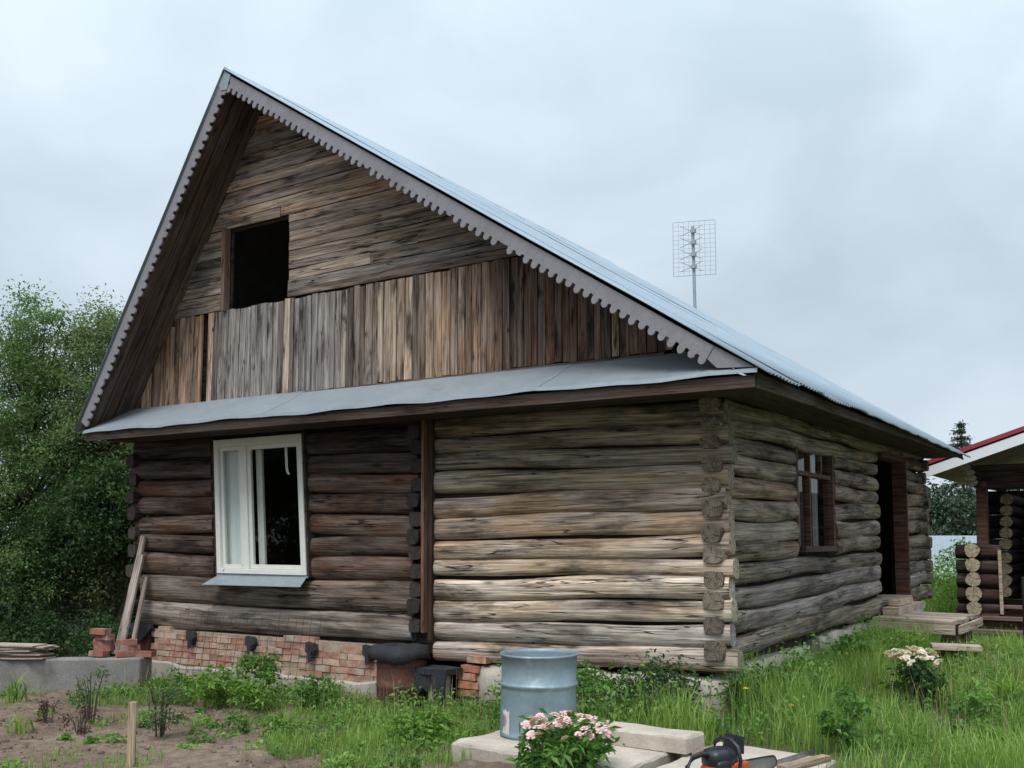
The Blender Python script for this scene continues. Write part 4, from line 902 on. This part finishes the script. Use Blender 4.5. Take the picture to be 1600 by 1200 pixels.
def tree(name, label, base, H, lobes, mat, n_cl, n_leaf, lsize, cl_r, trunk_r=.09, group=None, multi=1, hollow=.25):
    """lobes: (dx, dy, z, rx, ry, rz) of the crown; clusters of leaves are scattered in them, limbs run to the clusters"""
    base = Vector(base); t = thing(name, base, label, 'tree', group); q = mb(t)
    vol = np.array([l_[3] * l_[4] * l_[5] for l_ in lobes]) ** .8; vol = vol / vol.sum(); PS = []; TI = []
    heads = []
    for k in range(multi):
        bx = base + Vector((random.uniform(-.15, .15), random.uniform(-.15, .15), -.2)) * (1 if multi > 1 else .3); tx = base + Vector((random.uniform(-.4, .4), random.uniform(-.4, .4), H * random.uniform(.75, .9)))
        mid = [bx.lerp(tx, f_) + Vector((random.uniform(-.08, .08), random.uniform(-.08, .08), 0)) for f_ in (.25, .5, .75)]
        q.tube([bx] + mid + [tx], [trunk_r, trunk_r * .85, trunk_r * .6, trunk_r * .38, trunk_r * .12], 8); heads += mid
    for l_, f_ in zip(lobes, vol):
        m_ = max(3, int(n_cl * f_)); cen = in_ball(m_, (base.x + l_[0], base.y + l_[1], base.z + l_[2]), l_[3:6], hollow)
        for c in cen:
            k = max(8, int(n_leaf * random.uniform(.5, 1.4))); rr_ = cl_r * random.uniform(.6, 1.35)
            PS.append(c + RNG.normal(0, 1, (k, 3)) * np.array((rr_, rr_, rr_ * .8)) * .55); TI.append(np.full(k, .5 + random.uniform(-.3, .3)))
            if random.random() < .35:
                s_ = min(heads, key=lambda h: (h - Vector(c)).length + max(0, h.z - c[2]) * 2); md = s_.lerp(Vector(c), .55) + Vector((0, 0, -.08))
                q.tube([s_, md, Vector(c)], [.028, .016, .006], 5, False)
    q.build('trunk', M['bark'], t, True)
    P = np.concatenate(PS); me = leaves_mesh('crown', P - np.array(base), lsize, mat, tint=np.concatenate(TI)); link('crown', me, t, base); return t
LT = 'trees left of the house'
tree('leafy_tree', 'tall dark leafy tree at the left edge with feathery top', (-11.75, .55, -.3), 5.6, [(0, 0, 2.5, 1.5, 1.1, 1.5), (.5, -.2, 1.4, 1.2, .9, .9), (-.1, 0, 3.9, 1.1, .9, 1.0), (-.35, .1, 5.0, .55, .5, .85), (.35, 0, 4.7, .7, .5, .8), (-.1, 0, 5.5, .3, .25, .5)], 'treeleaf', 420, 150, .06, .23, .11, LT)
tree('leafy_tree', 'rounder pale green tree between the left tree and the roof', (-10.55, 1.05, -.3), 5.4, [(0, 0, 4.3, .9, .7, 1.05), (.25, 0, 3.4, 1.0, .8, .9), (.25, .1, 2.4, .9, .7, .9), (.1, 0, 1.3, .9, .7, .8), (-.2, 0, 5.25, .35, .3, .45), (.3, 0, 5.0, .3, .3, .4)], 'paleleaf', 460, 150, .055, .21, .07, LT, 2)
tree('shade_tree', 'dark low branching tree in the shade beside the left house corner', (-9.75, .95, -.3), 3.0, [(0, 0, 2.3, .95, .75, .75), (.65, .4, 2.6, .55, .5, .6), (-.8, -.3, 1.9, .8, .6, .65)], 'darkleaf', 200, 150, .07, .24, .06, LT, 3)
tree('shade_tree', 'dark many stemmed tree in front of the grey sheet fence', (-11.0, 2.35, -.35), 4.0, [(0, 0, 3.0, 1.3, 1.0, 1.2), (-.9, 0, 2.2, 1.0, .8, .9), (.9, .3, 3.3, .9, .8, .9)], 'darkleaf', 210, 120, .10, .28, .07, LT, 4)
tree('hedge_tree', 'deep green tree behind the others beyond the grey fence', (-14.2, 3.4, -.35), 5.0, [(0, 0, 2.5, 2.2, 1.6, 2.0), (1.6, 1., 2.6, 1.5, 1.2, 1.9)], 'darkleaf', 230, 110, .13, .36, .1, LT, 2)
tree('hedge_tree', 'deep green tree at the left edge behind the low wall', (-12.9, -.4, -.35), 4.0, [(0, 0, 2.2, 1.3, 1.1, 1.5), (.4, 0, 1.0, 1.1, 1.0, .8)], 'darkleaf', 190, 140, .085, .28, .08, LT, 3)
# garden trees out of frame to the left front; the window panes mirror them
for (x, y, h, lb) in ((-14.5, -7.5, 5.6, 'garden tree out of frame left of the bed, nearer the house'), (-17.5, -10.5, 6.2, 'garden tree out of frame left of the bed, farther off'), (-13.0, -10.5, 5.2, 'garden tree out of frame left of the bed, low and broad'), (-19.5, -7.5, 6.4, 'garden tree out of frame left of the bed, tallest')):
    tree('garden_tree', lb, (x, y, -.25), h, [(0, 0, h * .38, 1.9, 1.9, h * .36), (.3, .2, h * .7, 1.5, 1.5, h * .28)], 'darkleaf', 150, 90, .16, .42, .12, 'garden trees out of frame', hollow=.5)
# background trees at the right
tree('background_tree', 'dark broad tree far off between the house and the outbuilding', (-3.6, 37.5, -1.4), 6.0, [(0, 0, 2.8, 4.2, 2.0, 2.5), (3.2, 1, 3.0, 3.5, 2, 2.2), (-3, 1, 3.2, 3, 2, 2.4)], 'needle', 260, 130, .22, .7, .2, 'far trees on the right')
def conifer(base, H, r, label):
    base = Vector(base); t = thing('conifer', base, label, 'tree', 'far trees on the right'); q = mb(t); q.tube([base, base + Vector((0, 0, H))], [.16, .02], 7); PS = []
    z = H * .25
    while z < H * .99:
        f_ = (1 - z / H); rr_ = r * (f_ ** .8) + .06
        for k in range(7):
            a_ = random.uniform(0, 6.28); L_ = rr_ * random.uniform(.6, 1.15); tip = base + Vector((math.cos(a_) * L_, math.sin(a_) * L_, z - L_ * .25)); st_ = base + Vector((0, 0, z)); q.tube([st_, tip], [.025, .006], 4, False)
            m_ = int(14 + 60 * L_); u = RNG.uniform(.1, 1, m_)[:, None]; PS.append(np.array(st_) + (np.array(tip) - np.array(st_)) * u + RNG.normal(0, .06, (m_, 3)))
        z += H * .035
    q.build('trunk', M['bark'], t); P = np.concatenate(PS) - np.array(base); link('crown', leaves_mesh('crown', P, .16, 'needle', .3, .3), t, base)
conifer((-4.55, 42.0, -1.5), 8.6, 2.9, 'tall dark conifer rising behind the right end of the roof')
conifer((-2.6, 43.5, -1.5), 6.6, 1.8, 'smaller dark conifer peeping over the red roof')
def shrub(label, base, r, H, n, mat='leaf', ls=.06, name='shrub', cat='shrub', group=None, ncl=None, stems=7, flowers=None, wid=.5, droop=.25):
    base = Vector(base); t = thing(name, base, label, cat, group); q = mb(t)
    for k in range(stems):
        a_ = random.uniform(0, 6.28); rr_ = r * random.uniform(.2, .8); q.tube([base + Vector((.03 * math.cos(a_), .03 * math.sin(a_), -.03)), base + Vector((rr_ * .5 * math.cos(a_), rr_ * .5 * math.sin(a_), H * .5)), base + Vector((rr_ * math.cos(a_), rr_ * math.sin(a_), H * random.uniform(.7, .98)))], [.007, .005, .003], 5, False)
    q.build('stem', M['bark'] if mat in ('rose', 'redleaf') else M['leaf'], t)
    if q and mat not in ('rose', 'redleaf'):
        for o_ in t.children: set_tint(o_.data, np.full(len(o_.data.vertices), .4))
    ncl = ncl or max(8, n // 40); PS = []; TI = []
    cen = in_ball(ncl, (0, 0, H * .52), (r, r, H * .5), .2)
    for c in cen: k = max(3, n // ncl); PS.append(c + RNG.normal(0, 1, (k, 3)) * np.array((1, 1, .8)) * r * .2); TI.append(np.full(k, .45 + random.uniform(-.3, .3)))
    P = np.concatenate(PS); P[:, 2] = np.abs(P[:, 2]) + .01
    link('foliage', leaves_mesh('foliage', P, ls, mat, wid, droop, tint=np.concatenate(TI)), t, base); return t
BG = 'shrubs between the house and the outbuilding'
shrub('rounded dark green shrub in front of the pale blue fence', (-1.55, 22.0, -.9), .75, 2.5, 1600, 'darkleaf', .13, group=BG)
shrub('light yellow green bush in the gap right of the house', (-.80, 16.5, -.55), .85, 1.95, 2200, 'bright', .10, group=BG)
shrub('light leafy bush low in the gap behind the landing', (-.55, 13.4, -.4), .65, 1.25, 1700, 'bright', .08, group=BG)
shrub('small dark bush against the pale fence beside the porch', (.2, 25.0, -1.), .7, 2.4, 900, 'treeleaf', .14, group=BG)
shrub('mid green bush against the far house corner', (-1.5, 15.8, -.45), .6, 1.5, 1000, 'leaf', .09, group=BG)
SL_ = 'undergrowth below the left trees'
for i_, (x, y, r_, h, lb) in enumerate(((-11.3, -.35, 0.92, 1.70, 'dark green bush below the trees at the left edge'), (-10.4, .05, .55, .80, 'dark green bush behind the stacked sheets'), (-9.3, .55, .5, .8, 'dark green bush behind the brick pile'), (-12.4, -.9, 1.03, 1.87, 'dark green bush at the far left above the low wall'))):
    shrub(lb, (x, y, -.3), r_, h, 2600, 'darkleaf', .075, group=SL_)
# bed plants
shrub('leggy rose bush behind the wooden stake', gp(-4.23, -2.51), .20, .52, 520, 'rose', .042, 'rose_bush', 'rose bush', stems=9)
shrub('small leggy rose bush in front of the low wall', gp(-5.47, -2.34), .18, .50, 360, 'rose', .04, 'rose_bush', 'rose bush', stems=9)
shrub('small red leaved plant left of the smaller rose bush', gp(-5.87, -2.52), .13, .24, 150, 'redleaf', .035, 'red_plant', 'plant', stems=6)
shrub('low red leaved plant in the soil left of the stake', gp(-4.9, -2.82), .15, .20, 170, 'redleaf', .035, 'red_plant', 'plant', stems=6)
for x, y, r_, h, n, mt, ls, lb in (
    (-5.25, -1.0, .34, .34, 750, 'bright', .075, 'bright leafy weed clump by the brick foundation under the window'),
    (-4.85, -.75, .22, .58, 420, 'leaf', .07, 'tall leafy weed against the brick foundation'),
    (-4.55, -1.1, .28, .28, 480, 'bright', .065, 'low leafy weed right of the tall weed'),
    (-5.95, -1.05, .26, .30, 420, 'leaf', .06, 'low leafy weed near the left foundation end'),
    (-4.05, -.85, .30, .26, 420, 'leaf', .06, 'low weed in front of the rusty barrel'),
    (-1.90, -1.85, .22, .27, 620, 'bright', .06, 'round bright green weed clump left of the slab'),
    (-3.30, -2.0, .26, .16, 330, 'bright', .055, 'spreading weed patch in the middle of the soil bed'),
    (-3.85, -1.95, .20, .14, 220, 'leaf', .05, 'flat weed patch right of the larger rose bush'),
    (.42, .45, .24, .50, 620, 'leaf', .065, 'tall leafy weed against the side foundation near the corner'),
    (.48, 2.3, .26, .62, 620, 'leaf', .07, 'tall leafy weed against the side foundation below the side window'),
    (.62, 3.6, .26, .58, 560, 'bright', .07, 'pale leafy weed in front of the plank landing'),
    (1.85, .2, .22, .40, 420, 'leaf', .065, 'leafy weed beside the bare patch at the right edge'),
    (1.22, -.95, .17, .42, 480, 'leaf', .06, 'leafy weed at the right end of the slab')):
    shrub(lb, gp(x, y), r_, h, n, mt, ls, 'weed_clump', 'weed', 'weeds in the garden', stems=6)
shrub('dark leafy bush below the near house corner', gp(-.50, -.35), .34, .50, 1500, 'darkleaf', .055, stems=12)
shrub('yellow green leafy bush left of the dark corner bush', gp(-1.05, -.42), .28, .46, 850, 'leaf', .06, stems=10)
shrub('dark bush along the side foundation', gp(.20, .1), .26, .44, 900, 'darkleaf', .055, stems=10)
# peonies
def bloom_mesh(name, mat, r):
    V = []; F = []; T_ = []
    for ring, (m_, tl, rr_) in enumerate(((5, 1.25, 1.), (5, .85, .85), (4, .45, .65))):
        for k in range(m_):
            a_ = 2 * math.pi * (k + .5 * ring) / m_ + random.uniform(-.2, .2); e_ = math.pi / 2 - tl; d = Vector((math.cos(a_) * math.cos(e_), math.sin(a_) * math.cos(e_), math.sin(e_))); s_ = Vector((-math.sin(a_), math.cos(a_), 0)); u = s_.cross(d)
            R_ = r * rr_; b_ = len(V); V += [Vector((0, 0, 0)), d * R_ * .6 + s_ * R_ * .42 - u * R_ * .12, d * R_ * 1.05 + s_ * R_ * .30 + u * R_ * .15, d * R_ * 1.1 - s_ * R_ * .30 + u * R_ * .15, d * R_ * .6 - s_ * R_ * .42 - u * R_ * .12, d * R_ * .62 - u * R_ * .2]
            F += [(b_, b_ + 5, b_ + 1), (b_ + 1, b_ + 5, b_ + 2), (b_ + 5, b_ + 3, b_ + 2), (b_ + 5, b_ + 4, b_ + 3), (b_, b_ + 4, b_ + 5)]; T_ += [random.uniform(0, 1)] * 6
    me = mesh(name, [tuple(v) for v in V], F, M[mat], True); set_tint(me, T_); return me
def peony(label, base, r, H, n, nf, mat, br, fx=1.):
    t = shrub(label, base, r, H, n, 'leaf' if mat == 'pink' else 'darkleaf', .085, 'peony_plant', 'flower', stems=12, wid=.38); ms = [bloom_mesh('flower', mat, br * s_) for s_ in (.8, 1., 1.15)]
    for k in range(nf):
        a_ = random.uniform(0, 6.28); rr_ = r * math.sqrt(random.uniform(0, 1)) * fx; z = H * (1.05 - .14 * (rr_ / r) ** 2) + random.uniform(-.03, .05)
        link('flower', random.choice(ms), t, Vector(base) + Vector((rr_ * math.cos(a_), rr_ * math.sin(a_), z)), (random.uniform(-.6, .6), random.uniform(-.6, .6), a_))
    return t
peony('pink flowering peony in front of the blue grey drum', gp(-.15, -2.55), .27, .37, 1100, 72, 'pink', .032, 1.08)
peony('cream flowering peony in the tall grass at the right', gp(1.20, 1.4), .23, .50, 800, 52, 'cream', .036, 1.05)

# ------------------------------------------------------------------ grass
def field(n, x0, x1, y0, y1, hmin, hmax, keep=None):
    x = RNG.uniform(x0, x1, n); y = RNG.uniform(y0, y1, n)
    m_ = (np.sin(x * 2.3 + 1.1 * np.sin(y * 1.7)) * np.cos(y * 2.9 + np.sin(x * 1.3)) + .5 * np.sin(x * 6.1 + y * 4.7)) / 1.5
    ok = np.ones(n, bool) if keep is None else keep(x, y, m_)
    for (a0, a1, b0, b1) in ((-8.1, -.05, -.02, 8.9), (-1.3, .25, -2.36, -1.2), (.25, 1.26, -2.45, -1.05)): ok &= ~((x > a0) & (x < a1) & (y > b0) & (y < b1))
    x, y, m_ = x[ok], y[ok], m_[ok]; H_ = (hmin + (hmax - hmin) * np.clip(.5 + .5 * m_, 0, 1)) * RNG.uniform(.5, 1.25, len(x))
    return np.stack([x, y, gz(x, y) - .01], 1), H_, m_
parts = []
# tall meadow on the right
def k_right(x, y, m_): return ~(((x - 1.55) ** 2 / .30 + (y - .75) ** 2 / .22) < 1) & (RNG.uniform(0, 1, len(x)) < np.clip(.62 + .75 * m_, .12, 1))
parts.append((*field(42000, -1.2, 3.4, -2.2, 5.2, .12, .44, k_right), .0035))
parts.append((*field(9000, .0, .8, -.2, 5.0, .3, .62), .0035))
parts.append((*field(22000, -.3, 3.2, 3.5, 11.5, .12, .34), .005))
parts.append((*field(14000, -3.5, 5, 11, 30, .25, .6), .012))
# along the foundation, front
def k_front(x, y, m_): return (y > -1.25 + .35 * np.sin(x * 2.1) - .12 * (x + 7) * .3) & (RNG.uniform(0, 1, len(x)) < .85)
parts.append((*field(15000, -7.6, -1.0, -1.9, .0, .06, .20, k_front), .0035))
# patches in the bed and left of the slab
def k_patch(x, y, m_): return (m_ > .28) & (RNG.uniform(0, 1, len(x)) < .7)
parts.append((*field(14000, -8.5, -1.2, -4.4, -1.0, .03, .12, k_patch), .003))
def k_mid(x, y, m_): return (((x + 2.0) ** 2 / 1.3 + (y + 2.0) ** 2 / .8) < 1) & (m_ > -.35)
parts.append((*field(12000, -3.3, -.6, -3.2, -1.0, .05, .18, k_mid), .003))
Vs, Fs, Ts = [], [], []; k = 0
for P, H_, m_, wd in parts:
    tn = np.clip(.45 + .35 * m_ + RNG.normal(0, .22, len(P)), 0, 1); V, F, T_ = blades(P, H_, wd, .55, tn); Vs.append(V); Fs += [tuple(i_ + k for i_ in f_) for f_ in F]; Ts.append(T_); k += len(V)
me = mesh('grass', np.concatenate(Vs), Fs, M['grass']); set_tint(me, np.concatenate(Ts)); o = link('grass', me, None); tag(o, 'green grass and meadow growing round the house', 'grass', kind='stuff')
# broad-leaved weeds through the grass, dry stalks, a few yellow flowers
PS = []; TI = []
for (n_, x0, x1, y0, y1, hm, rr_) in ((170, -.9, 2.8, -1.6, 4.5, .26, .15), (70, .05, .75, -.2, 5.0, .5, .17), (40, -1.9, .2, -1.1, -.15, .42, .16), (90, -7.4, -1.2, -1.15, -.15, .18, .16), (34, -3.2, -1.2, -2.9, -1.2, .12, .13), (40, -8.5, -2.2, -4.2, -1.3, .05, .10), (50, -.2, 2.4, 4, 10, .3, .2)):
    for _ in range(n_):
        cx, cy = random.uniform(x0, x1), random.uniform(y0, y1)
        if (-1.35 < cx < 1.3 and cy < -1.0) or (-8.1 < cx < 0 and cy > -.1) or ((cx - 1.55) ** 2 / .3 + (cy - .75) ** 2 / .22 < 1): continue
        k = random.randint(20, 70); h = hm * random.uniform(.4, 1.2); r_ = rr_ * random.uniform(.5, 1.3)
        p = RNG.normal(0, 1, (k, 3)) * np.array((r_ * .55, r_ * .55, 0)) + np.array((cx, cy, 0)); p[:, 2] = gz(p[:, 0], p[:, 1]) + np.abs(RNG.normal(.5, .3, k)) * h + .01; PS.append(p); TI.append(np.full(k, .5 + random.uniform(-.4, .4)))
o = link('ground_cover', leaves_mesh('ground_cover', np.concatenate(PS), .055, 'cover', .5, .3, tint=np.concatenate(TI)), None); tag(o, 'broad leaved weeds spread through the grass', 'weeds', kind='stuff')
x = np.concatenate([RNG.uniform(-.6, 3., 900), RNG.uniform(-7.4, -1., 260)]); y = np.concatenate([RNG.uniform(-.9, 5.5, 900), RNG.uniform(-1.1, -.15, 260)]); ok = ~((x > -8.1) & (x < -.05) & (y > -.05)); x, y = x[ok], y[ok]
V, F, T_ = blades(np.stack([x, y, gz(x, y)], 1), RNG.uniform(.2, .55, len(x)), .0022, .3); me = mesh('dry_stalks', V, F, M['straw']); set_tint(me, T_); tag(link('dry_stalks', me, None), 'thin dry stalks standing in the grass', 'stalks', kind='stuff')
ym = bloom_mesh('petals', 'yellow', .022)
for i_, (x, y, h, lb) in enumerate(((.28, -.42, .36, 'yellow dandelion flower behind the slab'), (-1.28, -.62, .30, 'yellow flower at the leafy bush right of the drum'), (.62, -.35, .22, 'yellow flower low in the grass right of the corner bush'))):
    b_ = gp(x, y); f_ = thing('dandelion', b_, lb, 'flower'); q = mb(f_); q.tube([b_, b_ + Vector((.01, 0, h))], .003, 5, False); o = q.build('stem', M['cover'], f_); set_tint(o.data, np.full(len(o.data.vertices), .5)); link('petals', ym, f_, b_ + Vector((.01, 0, h)))
# strappy leaf tufts
for x, y, n, h, lb in ((-7.5, -1.87, 26, .34, 'green strappy tuft in front of the low wall at the left edge'), (-5.43, -3.06, 22, .16, 'flat green tuft in the soil at the left edge'), (1.95, 1.5, 60, .42, 'large strappy tuft at the right edge'), (1.55, 2.0, 36, .30, 'smaller strappy tuft right of the cream peony'), (-.12, -.75, 24, .42, 'tall blades rising behind the slab')):
    b_ = gp(x, y); P = np.array(RNG.normal(0, .05, (n, 3))) * np.array((1, 1, 0)); V, F, T_ = blades(P, np.full(n, h) * RNG.uniform(.7, 1.2, n), .011, .9); me = mesh('leaf_tuft', V, F, M['grass']); set_tint(me, T_); o = link('leaf_tuft', me, None, b_); tag(o, lb, 'plant')
# soil clods and litter
n = 5200; x = RNG.uniform(-9, 2.6, n); y = RNG.uniform(-5, -.3, n); ok = ~((x > -1.35) & (x < 1.3) & (y < -1.0)); x, y = x[ok], y[ok]; n = len(x)
oc = np.array([(1, 0, 0), (-1, 0, 0), (0, 1, 0), (0, -1, 0), (0, 0, 1), (0, 0, -1)], float); s_ = RNG.gamma(2.0, .0065, n)
V = np.stack([x, y, gz(x, y)], 1)[:, None, :] + oc[None] * s_[:, None, None] * RNG.uniform(.6, 1.4, (n, 6, 3)) * np.array((1, 1, .7)); k = np.arange(n)[:, None, None] * 6
F = (k + np.array([(0, 2, 4), (2, 1, 4), (1, 3, 4), (3, 0, 4), (2, 0, 5), (1, 2, 5), (3, 1, 5), (0, 3, 5)])[None]).reshape(-1, 3)
o = link('soil_clods', mesh('soil_clods', V.reshape(-1, 3), F, M['soil'], True), None); tag(o, 'small clods of soil lying on the bare bed', 'soil', kind='stuff')
